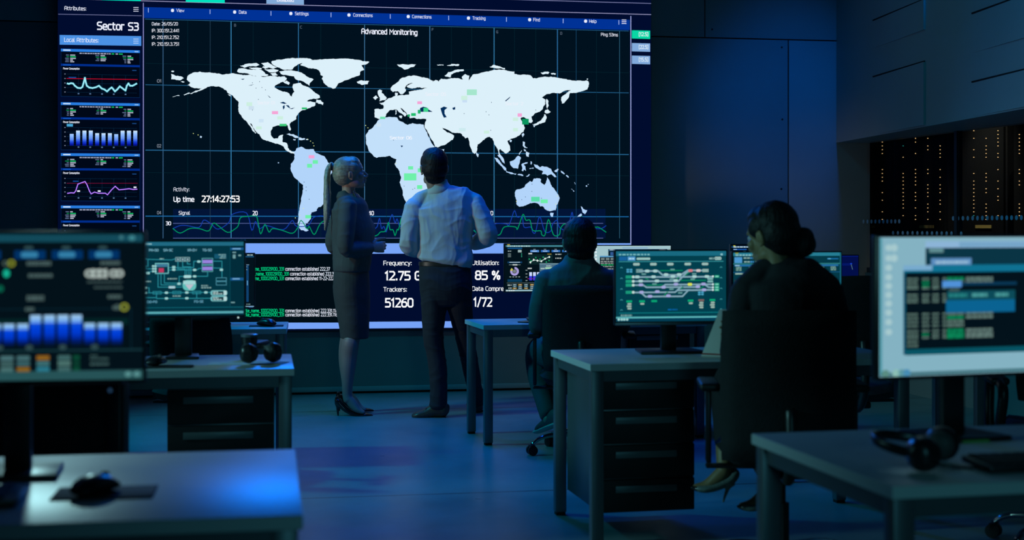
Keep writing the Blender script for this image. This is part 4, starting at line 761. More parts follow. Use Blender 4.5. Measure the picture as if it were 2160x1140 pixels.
def draw_B(k, b):
    x0, y0, x1, y1 = b
    def r(a, c, d, e, col, L=3): p, q = TB(a, c), TB(d, e); k.rect(p[0], p[1], q[0], q[1], col, L)
    def l(P, w, col, L=3): k.line([TB(*p) for p in P], w / 4.596, col, L)
    def fr(a, c, d, e, w, col, L=3): l([(a, c), (d, c), (d, e), (a, e), (a, c)], w, col, L)
    k.rect(x0, y0, x1, y1, (3, 52, 66), 0, True); r(-70, 140, 1110, 176, (32, 105, 130), 1); r(140, 152, 230, 164, (130, 180, 190), 3)
    r(985, 195, 1112, 218, (22, 85, 140), 3); r(1005, 200, 1085, 212, (110, 165, 205), 4); r(985, 485, 1112, 512, (22, 85, 140), 3); r(1005, 490, 1075, 502, (110, 165, 205), 4); r(980, 180, 984, 760, (14, 80, 96), 2); r(984, 180, 1112, 760, (2, 44, 58), 1)
    for a, c, d, e in ((1005, 235, 1040, 247), (1008, 262, 1035, 300), (1062, 262, 1088, 278), (990, 718, 1028, 730)): r(a, c, d, e, (110, 155, 160), 3)
    for t, a, c in (('PA-OO', 203, 295), ('SA-SC', 340, 432), ('XA-DW', 570, 663), ('TG-SO', 715, 805)):
        p, q = TB(a, 207), TB(c, 228); k.text(t, p[0], p[1], q[0], q[1], (115, 175, 195), 4, True)
    for t, a, c in (('DO-PO', 187, 282), ('FO-SE', 635, 725)): p, q = TB(a, 702), TB(c, 722); k.text(t, p[0], p[1], q[0], q[1], (95, 160, 185), 4, True)
    LN, LP = (40, 140, 155), (150, 205, 205)
    for P in ([(130, 303), (420, 312), (455, 300)], [(178, 295), (195, 310), (195, 370), (130, 368)], [(180, 370), (180, 395), (260, 397)], [(130, 430), (210, 425), (240, 415)], [(290, 440), (290, 572), (520, 572)], [(318, 440), (318, 550), (520, 552)], [(350, 440), (350, 532), (520, 535)], [(388, 385), (630, 385), (632, 325), (710, 325)], [(388, 408), (665, 408), (680, 395), (710, 395)],
              [(480, 325), (480, 398), (548, 400), (548, 460)], [(525, 325), (525, 378), (603, 378), (603, 460)], [(570, 325), (570, 350), (600, 352)], [(565, 398), (565, 460)], [(585, 385), (585, 460)], [(610, 470), (765, 470), (765, 425)], [(535, 470), (492, 470), (492, 540)], [(815, 325), (903, 325), (903, 480)], [(815, 390), (895, 392)], [(110, 577), (205, 577), (205, 625)], [(110, 625), (800, 625)], [(110, 670), (275, 672), (275, 625)], [(275, 680), (800, 682)], [(660, 625), (660, 680)]):
        l(P, 7, LN, 3)
    fr(265, 345, 388, 440, 9, (110, 190, 195)); r(275, 352, 380, 378, (60, 120, 150), 4); r(296, 390, 345, 430, (190, 55, 95), 4)
    for y in (303, 368, 430, 578, 625, 670): r(112, y - 14, 130, y + 14, (90, 190, 185), 4)
    for y in (370, 395, 420):
        p = TB(243, y); k.disc(p[0], p[1], 2.6, 2.2, LP, 5); p = TB(266, y); k.disc(p[0], p[1], 2.6, 2.2, LP, 5)
    for y in (312, 378): fr(712, y - 15, 814, y + 46, 6, (90, 170, 180)); r(716, y, 812, y + 34, (150, 130, 220), 4)
    for i in range(3): fr(458 + i * 46, 288, 500 + i * 46, 324, 6, (130, 175, 180)); r(470 + i * 46, 298, 490 + i * 46, 316, (140, 170, 180), 4)
    p, q = TB(535, 458), TB(608, 486); k.pill(p[0], p[1], q[0], q[1], (165, 215, 215), 5)
    p, q = TB(525, 505), TB(655, 606); k.pill(p[0], p[1], q[0], q[1], (95, 190, 185), 5); r(530, 512, 650, 545, (160, 212, 212), 6); p3 = [TB(548, 548), TB(632, 548), TB(590, 600)]; k.poly(p3, (190, 190, 205), 7)
    fr(848, 485, 946, 515, 6, (70, 140, 160)); fr(848, 522, 946, 555, 6, (70, 140, 160)); r(830, 255, 945, 300, (20, 85, 110), 2); seg(k, *[TB(870, 0)[0], TB(940, 0)[0]], TB(0, 262)[1], 2, (120, 165, 165)); seg(k, TB(890, 0)[0], TB(940, 0)[0], TB(0, 278)[1], 2, (120, 165, 165)); seg(k, TB(880, 0)[0], TB(940, 0)[0], TB(0, 295)[1], 2, (120, 165, 165))
    for x, y in ((172, 577), (172, 625), (370, 625), (565, 625), (748, 625), (370, 680), (565, 680), (440, 380), (440, 405), (640, 408), (640, 470), (680, 328), (898, 408), (490, 540), (195, 437)): p = TB(x, y); k.pill(p[0] - 3.6, p[1] - 2.4, p[0] + 3.6, p[1] + 2.4, LP, 5)
    p, q = TB(390, 562), TB(455, 585); k.pill(p[0], p[1], q[0], q[1], (165, 205, 215), 5)
    for x in (242, 430, 620): fr(x, 612, x + 78, 638, 5, LN)
    for y in (605, 660):
        p, q = TB(793, y), TB(955, y + 52); k.pill(p[0], p[1], q[0], q[1], (110, 185, 190), 4); r(812, y + 10, 918, y + 44, (12, 45, 55), 5); seg(k, TB(818, 0)[0], TB(870, 0)[0], TB(0, y + 18)[1], 2.4, (170, 200, 200), 6); seg(k, TB(818, 0)[0], TB(905, 0)[0], TB(0, y + 34)[1], 2.4, (170, 200, 200), 6); r(920, y + 6, 948, y + 46, (185, 215, 215), 6)
    for a, c, y in ((380, 470, 492), (108, 222, 517), (703, 770, 560), (703, 800, 580), (430, 510, 658), (305, 345, 300)): seg(k, TB(a, 0)[0], TB(c, 0)[0], TB(0, y)[1], 2.6, (125, 165, 165), 3)
    r(-70, 765, 1110, 772, (15, 95, 110), 2); r(-70, 806, 1110, 828, (85, 165, 175), 3); r(-70, 828, 1110, 850, (0, 45, 62), 2)
ZB = lambda y, Y: 1.3 - (y - HZ) * Y / FPX
mB = monitor('teal monitor with circuit diagram, left of the standing woman', 385, 6.0, .74, R(9), .522, ZB(506.5, 6), ZB(671, 6), draw_B, (255, 509, 513, 664), led=(.231, ZB(673.5, 6) + .004, (190, 220, 220)), col_w=.07, base=(.14, .16))
T3 = lambda x, y: (1240 + x / 4.0725, 500 + y / 4.0725)
def draw_E(k, b):
    x0, y0, x1, y1 = b
    def r(a, c, d, e, col, L=3): p, q = T3(a, c), T3(d, e); k.rect(p[0], p[1], q[0], q[1], col, L)
    def l(P, w, col, L=3): k.line([T3(*p) for p in P], w / 4.0725, col, L)
    def pl(a, c, d, e, col, L=4): p, q = T3(a, c), T3(d, e); k.pill(p[0], p[1], q[0], q[1], col, L)
    k.rect(x0, y0, x1, y1, (2, 62, 76), 0, True); r(225, 120, 1215, 160, (24, 105, 128), 1); seg(k, T3(258, 0)[0], T3(530, 0)[0], T3(0, 148)[1], 3, (120, 185, 190), lo=4, hi=8, gap=2.4); pl(1150, 140, 1172, 158, (130, 190, 200))
    r(260, 165, 328, 200, (22, 95, 155)); r(334, 165, 402, 200, (75, 150, 205)); seg(k, T3(345, 0)[0], T3(392, 0)[0], T3(0, 183)[1], 3, (180, 220, 235), 4); pl(412, 174, 532, 194, (150, 195, 190)); seg(k, T3(1050, 0)[0], T3(1092, 0)[0], T3(0, 184)[1], 4, (120, 165, 165)); 
    for x in (1112, 1130, 1146): k.ring(T3(x, 0)[0], T3(0, 183)[1], 1.6, 3.4, (170, 210, 205), 4, n=14)
    r(258, 205, 1178, 212, (50, 140, 150), 2)
    for x in (382, 530, 678, 832, 985): pl(x, 220, x + 58, 243, (150, 185, 180))
    for y in (268, 360, 452, 545, 632):
        for x in (281, 1156): p = T3(x, y - 3); k.ring(p[0], p[1], 1.6, 2.6, (70, 165, 175), 3, 180, 360, 10)
    TK = (125, 165, 180)
    for P in ([(440, 290), (600, 290), (640, 325), (800, 325), (862, 285), (990, 288)], [(380, 342), (1085, 342)], [(380, 378), (780, 378), (855, 300), (900, 290)], [(380, 411), (470, 411), (500, 430), (930, 430), (965, 408), (1085, 408)], [(640, 425), (665, 408), (1010, 408), (1045, 433), (1085, 435)], [(380, 474), (750, 474), (805, 425)], [(450, 474), (490, 510), (815, 510), (865, 458), (1085, 456)], [(770, 458), (880, 456)]):
        l(P, 14, TK, 3)
    for P in ([(620, 287), (815, 287)], [(490, 350), (515, 365)], [(800, 373), (1020, 373)], [(500, 412), (640, 410)], [(765, 360), (780, 345)], [(840, 330), (870, 305)], [(655, 498), (685, 470)], [(965, 445), (1000, 425)], [(800, 445), (820, 430)]): l(P, 9, (10, 130, 90), 4)
    for x, y in ((345, 340), (345, 378), (345, 411), (345, 472)): r(x - 28, y - 13, x + 28, y + 13, (25, 150, 120)); p = T3(383, y); k.disc(p[0], p[1], 3, 3, (185, 215, 210), 5)
    for y in (340, 408, 434, 456): r(1098, y - 12, 1140, y + 12, (25, 150, 120)); pl(1104, y - 6, 1134, y + 6, (120, 205, 185), 5); p = T3(1084, y); k.disc(p[0], p[1], 2.2, 2.4, (200, 225, 225), 5)
    r(408, 272, 465, 304, (110, 150, 150)); r(990, 274, 1045, 302, (140, 175, 170))
    for x, y, c in ((505, 290, 0), (575, 290, 0), (885, 288, 1), (955, 288, 3), (670, 322, 0), (785, 322, 0), (418, 340, 0), (560, 340, 0), (730, 338, 0), (920, 340, 0), (1030, 340, 0), (448, 376, 0), (590, 376, 0), (755, 374, 0), (450, 409, 2), (757, 405, 2), (1000, 405, 2), (648, 430, 2), (950, 428, 2), (455, 472, 2), (593, 468, 2), (530, 508, 2), (690, 505, 2), (1005, 455, 2), (880, 407, 4)):
        pl(x - 20, y - 12, x + 20, y + 12, ((165, 205, 205), (210, 120, 130), (160, 165, 215), (205, 195, 195), (215, 225, 90))[c], 5)
    for x, y in ((475, 316), (727, 278), (568, 402), (720, 362), (905, 362), (918, 316), (718, 447), (795, 480)): pl(x - 20, y - 7, x + 20, y + 7, (95, 150, 150), 4)
    for x, y in ((350, 288), (977, 487)):
        for i in range(4): pl(x - 26 + (i % 2) * 28, y - 18 + (i // 2) * 18, x - 2 + (i % 2) * 28, y - 3 + (i // 2) * 18, (70, 160, 195), 4)
    for x in (1060,):
        for y in (360, 383): pl(x - 26, y - 9, x + 26, y + 9, (120, 175, 175), 4)
    for x, y, n, c in ((348, 550, 3, 0), (460, 550, 1, 0), (566, 549, 0, 0), (886, 548, 1, 0), (980, 545, 3, 1), (1080, 544, 3, 0)):
        r(x - 25, y - 9, x + 25, y + 9, ((10, 165, 115), (120, 95, 95))[c])
        for i in range(n): pl(x - 16 - (i % 2) * 6, y + 14 + i * 20, x + 20, y + 30 + i * 20, (150, 180, 170), 4)
    seg(k, T3(686, 0)[0], T3(770, 0)[0], T3(0, 624)[1], 3, (10, 100, 170)); r(262, 646, 1180, 655, (10, 110, 118), 2, ); seg(k, T3(275, 0)[0], T3(372, 0)[0], T3(0, 671)[1], 4, (110, 160, 160))
    r(225, 682, 1215, 697, (85, 175, 180), 3); r(225, 697, 1215, 722, (2, 60, 84), 2)
    for x in (257, 283, 305, 330): p = T3(x, 705); k.disc(p[0], p[1], 2.8, 2.8, (150, 205, 205), 5)
mE = monitor('teal monitor with railway track diagram, between the two seated people', 1416.5, 6.27, .74, R(9), .512, ZB(527, 6.27), ZB(686, 6.27), draw_E, (1297.5, 529, 1535, 678), chin=.012, base=(.30, .20), col_w=.068, led=(.0, ZB(683.5, 6.27), (20, 60, 190)))
T5 = lambda x, y: (1460 + x / 3.1675, 400 + y / 3.1675)
def draw_G(k, b):
    x0, y0, x1, y1 = b
    def r(a, c, d, e, col, L=3): p, q = T5(a, c), T5(d, e); k.rect(p[0], p[1], q[0], q[1], col, L)
    k.rect(x0, y0, x1, y1, (4, 56, 70), 0, True); r(250, 418, 1012, 440, (38, 125, 148), 1); r(270, 418, 292, 424, (160, 170, 60), 3); seg(k, T5(272, 0)[0], T5(430, 0)[0], T5(0, 434)[1], 3, (130, 185, 190), 3, lo=4, hi=7, gap=2)
    r(264, 447, 318, 486, (75, 150, 205)); 
    for a, c, y in ((328, 372, 453), (375, 400, 453), (332, 372, 478), (375, 400, 478), (410, 425, 453), (410, 425, 478)): seg(k, T5(a, 0)[0], T5(c, 0)[0], T5(0, y)[1], 3, (130, 170, 165) if a < 375 or a > 405 else (60, 140, 200), 3)
    r(250, 488, 1012, 495, (45, 125, 130), 2); r(265, 497, 1000, 508, (35, 110, 165), 2); r(268, 499, 300, 505, (150, 195, 220), 3); r(920, 456, 1000, 463, (25, 110, 170)); r(925, 456, 945, 462, (90, 180, 220), 4)
    for x in (295, 385, 470, 560, 640, 720, 797, 882, 965):
        for y in (514, 523, 533): seg(k, T5(x - 20, 0)[0], T5(x + 18, 0)[0], T5(0, y)[1], 2.2, (120, 165, 155), 3)
    r(250, 545, 1012, 550, (20, 85, 130), 2); r(270, 552, 326, 561, (150, 185, 175)); r(275, 620, 305, 629, (110, 60, 190)); r(265, 600, 330, 604, (80, 60, 70)); r(945, 588, 985, 592, (110, 75, 80))
    p = T5(985, 618); k.line([T5(970, 606), T5(982, 618), T5(994, 625)], 3, (110, 225, 225), 4); k.disc(*T5(983, 599), 2.4, 2.2, (190, 215, 205), 4)
    r(265, 647, 300, 662, (75, 150, 205)); r(980, 650, 998, 662, (120, 190, 210)); 
    for i in range(8): seg(k, T5(266, 0)[0], T5(290, 0)[0], T5(0, 675 + i * 16)[1], 3, (100, 150, 150), 3)
    r(250, 850, 1012, 864, (85, 170, 180), 2); k.rect(x1 - 3, y0, x1, y1, (20, 95, 115), 2)
mG = monitor('teal data monitor in front of the seated woman with hair bun', 1661.5, 6.42, .74, R(9.5), .522, ZB(530.5, 6.42), ZB(680, 6.42), draw_G, (1541, 532, 1782, 673), base=(.26, .18))
T6 = lambda x, y: (1760 + x / 3.0, 460 + y / 3.0)
def draw_F(k, b):
    x0, y0, x1, y1 = b
    def r(a, c, d, e, col, L=3): p, q = T6(a, c), T6(d, e); k.rect(p[0], p[1], q[0], q[1], col, L)
    k.rect(x0, y0, x1, y1, (132, 178, 194), 0, True); r(296, 118, 310, 990, (70, 150, 165), 1)
    for i, y in enumerate((180, 246, 306, 366, 422, 478, 533, 590, 650, 713)):
        p = T6(350, y); k.disc(p[0], p[1], 7, 7, (165, 200, 205), 3)
        if i < 2: p = T6(384, y); k.disc(p[0], p[1], 7, 8, (165, 200, 205), 3)
    r(578, 140, 1800, 182, (140, 180, 215), 1); r(790, 145, 1800, 178, (118, 165, 200), 2); r(578, 182, 1800, 320, (10, 52, 68), 2); r(600, 185, 690, 212, (95, 140, 145), 3); r(612, 248, 868, 310, (90, 140, 190), 3); seg(k, T6(640, 0)[0], T6(850, 0)[0], T6(0, 275)[1], 5, (160, 195, 215), 4, lo=5, hi=14)
    r(440, 292, 1800, 338, (15, 112, 145), 4); r(440, 292, 620, 325, (120, 170, 205), 5); r(440, 338, 456, 860, (15, 80, 105), 4)
    r(454, 338, 1800, 826, (3, 18, 27), 4); r(454, 826, 1800, 864, (6, 82, 98), 4)
    G, GN = (85, 112, 105), (10, 130, 85)
    for y, cols in ((380, 1), (402, 1), (425, 0), (440, 0), (482, 2), (505, 2), (525, 2), (605, 1), (630, 1), (655, 3), (680, 3), (712, 1), (735, 1), (755, 1), (780, 4), (805, 4)):
        for a, c in ((462, 530), (556, 600), (620, 660), (684, 708)):
            if cols == 4 and a > 470: continue
            seg(k, T6(a, 0)[0], T6(c, 0)[0], T6(0, y)[1], 4.6, GN if a == 556 and cols in (1, 0) and y in (402, 425, 735) else G, 6, lo=4, hi=10)
        if cols in (1, 3): seg(k, T6(712, 0)[0], T6(820, 0)[0], T6(0, y)[1], 6.5, GN if y in (380, 630, 712, 735, 755) else G, 6, lo=9, hi=20)
        if cols == 1: seg(k, T6(832, 0)[0], T6(1005, 0)[0], T6(0, y)[1], 6, (95, 120, 115), 6, lo=6, hi=16)
    r(682, 394, 805, 436, (80, 145, 215), 8); r(808, 405, 1160, 425, (10, 55, 85), 7); r(725, 440, 790, 465, (60, 85, 85), 7)
    r(712, 458, 1150, 520, (12, 74, 88), 7); seg(k, T6(722, 0)[0], T6(840, 0)[0], T6(0, 488)[1], 8, (35, 125, 125), 8, lo=8, hi=14); seg(k, T6(870, 0)[0], T6(970, 0)[0], T6(0, 488)[1], 8, (70, 150, 150), 8, lo=8, hi=14); seg(k, T6(1020, 0)[0], T6(1105, 0)[0], T6(0, 488)[1], 8, (70, 150, 150), 8, lo=8, hi=14)
    r(705, 520, 1148, 600, (10, 98, 145), 7)
    r(300, 972, 1800, 992, (60, 110, 120), 2)
    for x, c in ((330, (90, 140, 130)), (395, (140, 190, 180)), (430, (90, 150, 160)), (460, (70, 140, 180))): p = T6(x, 975); k.disc(p[0], p[1], 8, 8, c, 5)
mF = monitor('bright pale monitor with open code windows at the right foreground', 2032, 3.73, .74, R(18), .515, ZB(496, 3.70), ZB(800, 3.70), draw_F, (1858, 498, 2205, 792), base=(.24, .19), col_w=.07)
T1 = lambda x, y: (960 + x / 4.56, 450 + y / 4.56)
def draw_D1(k, b):
    x0, y0, x1, y1 = b
    def r(a, c, d, e, col, L=3): p, q = T1(a, c), T1(d, e); k.rect(p[0], p[1], q[0], q[1], col, L)
    k.rect(x0, y0, x1, y1, (3, 18, 26), 0, True); r(495, 305, 1290, 322, (60, 125, 140), 1); r(510, 294, 535, 304, (190, 170, 50), 3); seg(k, T1(510, 0)[0], T1(730, 0)[0], T1(0, 314)[1], 2, (190, 215, 215), 3, lo=2, hi=5)
    r(512, 328, 650, 342, (15, 75, 125)); r(610, 350, 645, 374, (150, 175, 175)); seg(k, T1(515, 0)[0], T1(550, 0)[0], T1(0, 362)[1], 2, (160, 180, 180))
    for y in (385, 398, 412): r(515, y, 545, y + 5, (140, 160, 160)); r(640, y, 650, y + 5, (60, 200, 160))
    r(512, 460, 650, 476, (15, 60, 100)); r(530, 464, 630, 471, (170, 190, 200), 4); r(525, 488, 635, 494, (110, 130, 130)); r(560, 485, 605, 497, (190, 200, 200), 4)
    p = T1(578, 553); k.ring(p[0], p[1], 4.5, 9, (165, 155, 215), 3, -90, 190); k.ring(p[0], p[1], 4.5, 9, (200, 190, 90), 3, 190, 230); k.disc(p[0], p[1], 3.6, 3.6, (120, 130, 130), 3)
    for x in (530, 558, 586, 614): r(x, 603, x + 16, 609, (170, 185, 185))
    r(512, 628, 650, 640, (10, 55, 90)); r(512, 642, 650, 650, (15, 75, 110))
    for x in (728, 828, 930, 1030): r(x, 352, x + 82, 372, (40, 105, 185) if x > 728 else (80, 140, 215)); r(x + 18, 358, x + 62, 366, (180, 205, 235), 4); r(x + 28, 342, x + 50, 348, (140, 150, 150))
    for i in range(7): r(705, 398 + i * 14, 940, 400 + i * 14, (40, 95, 90), 2)
    k.line([T1(*p) for p in ((728, 468), (760, 445), (795, 452), (832, 458), (868, 434), (908, 418))], 1.2, (190, 220, 215), 4)
    for p in ((728, 468), (760, 445), (795, 452), (832, 458), (868, 434), (908, 418)): k.disc(*T1(*p), 1.8, 2.2, (220, 235, 230), 5)
    for p in ((718, 438), (735, 455), (780, 425), (820, 440), (850, 420), (880, 466), (905, 452)): k.disc(*T1(*p), 1.3, 1.4, (30, 180, 110), 5)
    r(710, 380, 745, 392, (200, 205, 205)); r(890, 388, 928, 394, (190, 150, 60)); seg(k, T1(965, 0)[0], T1(1025, 0)[0], T1(0, 393)[1], 2, (180, 190, 190)); seg(k, T1(965, 0)[0], T1(1025, 0)[0], T1(0, 430)[1], 2, (180, 190, 190))
    r(815, 478, 1290, 555, (75, 110, 130), 5); r(870, 515, 1160, 545, (165, 215, 180), 6); r(825, 522, 865, 534, (170, 190, 190), 6); seg(k, T1(880, 0)[0], T1(925, 0)[0], T1(0, 503)[1], 2, (185, 200, 200), 6); r(815, 478, 1290, 488, (110, 145, 160), 6)
    r(702, 520, 742, 532, (190, 195, 195))
    for i, x in enumerate((718, 754, 790, 826, 862, 898)): r(x, 562, x + 26, 598, (200, 215, 250)); r(x, 598, x + 26, 640, (50, 55, 215)); r(700, 622, 940, 626, (150, 30, 120), 4)
    for y in (540, 575, 605, 638): r(682, y, 700, y + 6, (150, 165, 165))
    r(505, 662, 1290, 665, (110, 130, 130)); 
    for i, x in enumerate((560, 612, 668, 724, 780)):
        for j in range(3): r(x, 674 + j * 17, x + 38, 687 + j * 17, ((100, 125, 135), (90, 115, 125), (160, 120, 40), (60, 110, 130))[(i * 2 + j * 3) % 4]); r(x + 12, 678 + j * 17, x + 28, 683 + j * 17, (190, 205, 205), 4)
    seg(k, T1(512, 0)[0], T1(550, 0)[0], T1(0, 684)[1], 3, (150, 165, 165)); seg(k, T1(520, 0)[0], T1(550, 0)[0], T1(0, 712)[1], 3, (150, 165, 165)); r(495, 728, 1290, 742, (150, 190, 200), 3)
    for x in (500, 525, 545, 565): r(x, 730, x + 12, 741, (220, 230, 230), 4)
mD1 = monitor('dark dashboard monitor with ring chart, left of the seated man', 1151, 8.86, .715, R(8), .523, ZB(513.5, 8.86), ZB(618, 8.86), draw_D1, (1067, 515, 1236, 613))
def draw_D2(k, b):
    x0, y0, x1, y1 = b
    def r(a, c, d, e, col, L=3): p, q = T3(a, c), T3(d, e); k.rect(p[0], p[1], q[0], q[1], col, L)
    k.rect(x0, y0, x1, y1, (160, 195, 202), 0, True)
    for i in range(5):
        for x in (36, 64): k.disc(*T3(x, 98 + i * 30), 2.4, 2.4, (220, 235, 240), 3)
    r(295, 88, 520, 95, (120, 160, 205), 2); r(172, 102, 690, 120, (15, 60, 95), 2); r(183, 105, 230, 112, (190, 205, 215), 3); r(620, 106, 675, 113, (190, 205, 215), 3); r(172, 120, 690, 330, (8, 32, 48), 2); r(190, 128, 220, 155, (50, 90, 150), 3)
    r(98, 160, 600, 172, (90, 155, 200), 4); r(98, 172, 600, 420, (6, 22, 32), 4)
    for x in (108, 150, 192, 234): r(x, 178, x + 32, 198, (110, 125, 125), 5)
    for i, y in enumerate((210, 225, 240, 255, 275)): seg(k, T3(106, 0)[0], T3(230, 0)[0], T3(0, y)[1], 2, (150, 160, 160) if i != 2 else (40, 190, 110), 5, lo=3, hi=9)
mD2 = monitor('light grey desktop monitor right of the seated man, behind the track monitor', 1330, 8.93, .715, R(9), .532, ZB(517, 8.93), ZB(622, 8.93), draw_D2, (1243, 518, 1417, 620))
def draw_H(k, b):
    x0, y0, x1, y1 = b
    k.rect(x0, y0, x1, y1, (3, 16, 30), 0, True); f = lambda x, y: (1540 + x / 7.127, 400 + y / 7.127)
    def r(a, c, d, e, col, L=3): p, q = f(a, c), f(d, e); k.rect(p[0], p[1], q[0], q[1], col, L)
    r(38, 836, 70, 848, (190, 190, 60)); r(10, 848, 1200, 870, (25, 75, 120), 1)
    seg(k, f(40, 0)[0], f(360, 0)[0], f(0, 860)[1], 2.2, (190, 215, 225), 3, lo=3, hi=7); r(40, 886, 245, 904, (20, 85, 175)); r(40, 888, 95, 902, (130, 175, 220), 4); r(190, 918, 235, 926, (40, 90, 100)); r(355, 910, 560, 926, (10, 60, 180))
mH = monitor('far dark monitor peeking above the teal data monitor, left of the hair bun', 1622, 8.9, .74, R(9), .50, ZB(515, 8.9), ZB(618, 8.9), draw_H, (1541, 516.5, 1705, 612))
def draw_H2(k, b):
    x0, y0, x1, y1 = b
    k.rect(x0, y0, x1, y1, (2, 14, 72), 0, True); k.rect(x0, y0, x1, y0 + 2, (4, 24, 110), 2); k.rect(x0, 555, 1794, 560, (4, 22, 100), 2); k.line([(1794, 557), (1797, 568)], 1.6, (70, 100, 120), 3); k.disc(1794, 556, 2.2, 1.6, (20, 60, 190), 4)
mH2 = monitor('far monitor with a plain dark blue picture, right of the teal data monitor', 1741, 9.1, .74, R(10), .46, ZB(538, 9.1), ZB(640, 9.1), draw_H2, (1672, 539, 1809, 636))
def draw_C(k, b):
    x0, y0, x1, y1 = b
    def r(a, c, d, e, col, L=3): p, q = TB(a, c), TB(d, e); k.rect(p[0], p[1], q[0], q[1], col, L)
    k.rect(x0, y0, x1, y1, (3, 18, 28), 0, True); r(700, 278, 1200, 290, (25, 80, 120), 2); seg(k, TB(1135, 0)[0], TB(1190, 0)[0], TB(0, 268)[1], 2, (170, 195, 200)); r(1128, 360, 1150, 720, (15, 65, 110), 2); r(1128, 360, 1155, 364, (150, 180, 200)); r(1133, 515, 1142, 560, (90, 150, 190), 3)
    for y in (378, 405): r(1128, y, 1136, y + 8, (130, 160, 160))
    seg(k, TB(1128, 0)[0], TB(1165, 0)[0], TB(0, 742)[1], 1.6, (120, 150, 150)); r(700, 758, 1200, 768, (120, 155, 175), 3); r(1150, 764, 1192, 774, (90, 140, 190), 4)
mC = monitor('far monitor behind the circuit monitor, only its right strip showing', 443, 8.1, .74, R(8), .505, ZB(534, 8.1), ZB(653, 8.1), draw_C, (352, 536, 531, 648))
# ------------------------------------------------------------------ office chairs
M_fab = mat('black_chair_fabric', (.010, .011, .013), .85, noise=(40, .2), bump=(160, .15))
M_lea = mat('black_leatherette', (.008, .009, .010), .5, bump=(30, .1))
M_pla = mat('black_plastic', (.012, .013, .015), .4)
M_chr = mat('chrome', (.55, .58, .60), .12, 1.0)
M_cst = mat('caster_black', (.010, .010, .012), .45)
def office_chair(label, X, Y, face, seat_z=.48, bw=.47, bz=(.50, 1.0), spin=18, arm=True, tilt=6, bolt=False, loop=False, arm_z=.20, back_off=.23, k=.22):
    """face: direction the sitter looks, degrees from +Y (positive turns left)"""
    t = thing('office_chair', label, 'office chair', (X, Y, 0), R(face), 'office chairs')
    MB().pad(.49, .47, .085, Matrix.Translation((0, .02, seat_z - .045)) @ Matrix.Rotation(R(90), 4, 'X'), k=.5, n=14, bend=.5).build('seat', M_fab, t, smooth=60)
    h = bz[1] - bz[0]
    MB().pad(bw, h, .065, Matrix.Translation((0, -back_off, (bz[0] + bz[1]) / 2)) @ Matrix.Rotation(R(tilt), 4, 'X'), k=k, n=18, bend=.7, bend_z=-.25).build('backrest', M_fab, t, smooth=60)
    MB().tube([Vector((0, -.05, seat_z - .1)), Vector((0, -.20, seat_z - .11)), Vector((0, -back_off - .06, seat_z)), Vector((0, -back_off - .045, bz[0] + h * .35))], .022, n=10).build('back_support', M_pla, t)
    MB().box((0, 0, seat_z - .105), (.2, .26, .035), bev=.01).build('tilt_mechanism', M_pla, t)
    gl = MB(); gl.cyl((0, 0, .11), (0, 0, .27), .028); gl.cyl((0, 0, .26), (0, 0, seat_z - .11), .015); gl.build('gas_lift', M_pla, t)
    MB().cyl((0, 0, .07), (0, 0, .125), .04, .034).build('base_hub', M_chr, t)
    for i in range(5):
        a = R(spin + 72 * i); d = Vector((math.cos(a), math.sin(a), 0))
        MB().loft([(d * .03 + Vector((0, 0, .108)), .02, .016), (d * .16 + Vector((0, 0, .112)), .018, .014), (d * .25 + Vector((0, 0, .095)), .015, .012), (d * .295 + Vector((0, 0, .064)), .012, .010)], ref=d.cross(Vector((0, 0, 1))), n=12).build('base_arm', M_chr, t)
        s = d.cross(Vector((0, 0, 1))); c = d * .30 + Vector((0, 0, .0285)); cs = MB()
        for q in (-.016, .016): cs.cyl(c + s * (q - .009), c + s * (q + .009), .028, n=20)
        cs.box(c + Vector((0, 0, .020)), (.030, .05, .026), rz=a, bev=.006); cs.cyl(c + Vector((0, 0, .02)), c + Vector((0, 0, .04)), .008)
        cs.build('caster', M_cst, t)
    if arm:
        for s in (-1, 1):
            x = s * .27; a0 = seat_z + arm_z
            if loop:
                o = MB().tube([Vector((s * .2, .1, seat_z - .09)), Vector((x, .14, seat_z - .06)), Vector((x, .17, a0 - .03)), Vector((x, .12, a0)), Vector((x, -.12, a0)), Vector((x, -.17, a0 - .05)), Vector((x, -.1, seat_z - .03)), Vector((s * .2, -.06, seat_z - .09))], .021, n=10).build('armrest', M_pla, t)
            else:
                mb = MB(); mb.box((x, .02, (seat_z - .09 + a0) / 2), (.02, .055, a0 - seat_z + .08), bev=.006); mb.box((s * .19, .02, seat_z - .098), (.18, .05, .014), bev=.004)
                o = mb.build('armrest', M_pla, t)
            MB().box((x, .02, a0 + .008), (.075, .25, .03), bev=.012, seg=3).build('arm_pad', M_lea, o)
            if bolt:
                MB().box((x + s * .012, -.18, (seat_z + bz[0] + h * .8) / 2), (.055, .07, bz[0] + h * .8 - seat_z + .06), bev=.012, seg=3).build('arm_bracket', M_pla, o)
                MB().cyl((x + s * .005, -.222, bz[0] + h * .81), (x + s * .005, -.21, bz[0] + h * .81), .009, n=16).build('bolt', M_chr, o)
    return t
office_chair('black office chair with chrome base under the seated man', .40, 8.16, -3, seat_z=.47, bw=.44, bz=(.48, .975), spin=200, tilt=4, k=.14)
office_chair('large black chair under the seated woman with hair bun', 1.005, 5.30, -4, seat_z=.50, bw=.485, bz=(.45, 1.005), spin=25, tilt=3, k=.09)
office_chair('black mesh-back chair at left between the drawer desk and the far desk', -1.60, 7.40, -8, seat_z=.48, bw=.44, bz=(.52, .86), spin=135, tilt=4)
office_chair('big black chair in the left foreground with a shiny bolt', -1.44, 4.42, -4, seat_z=.42, bw=.56, bz=(.34, .93), spin=10, tilt=3, bolt=True, arm_z=.10)
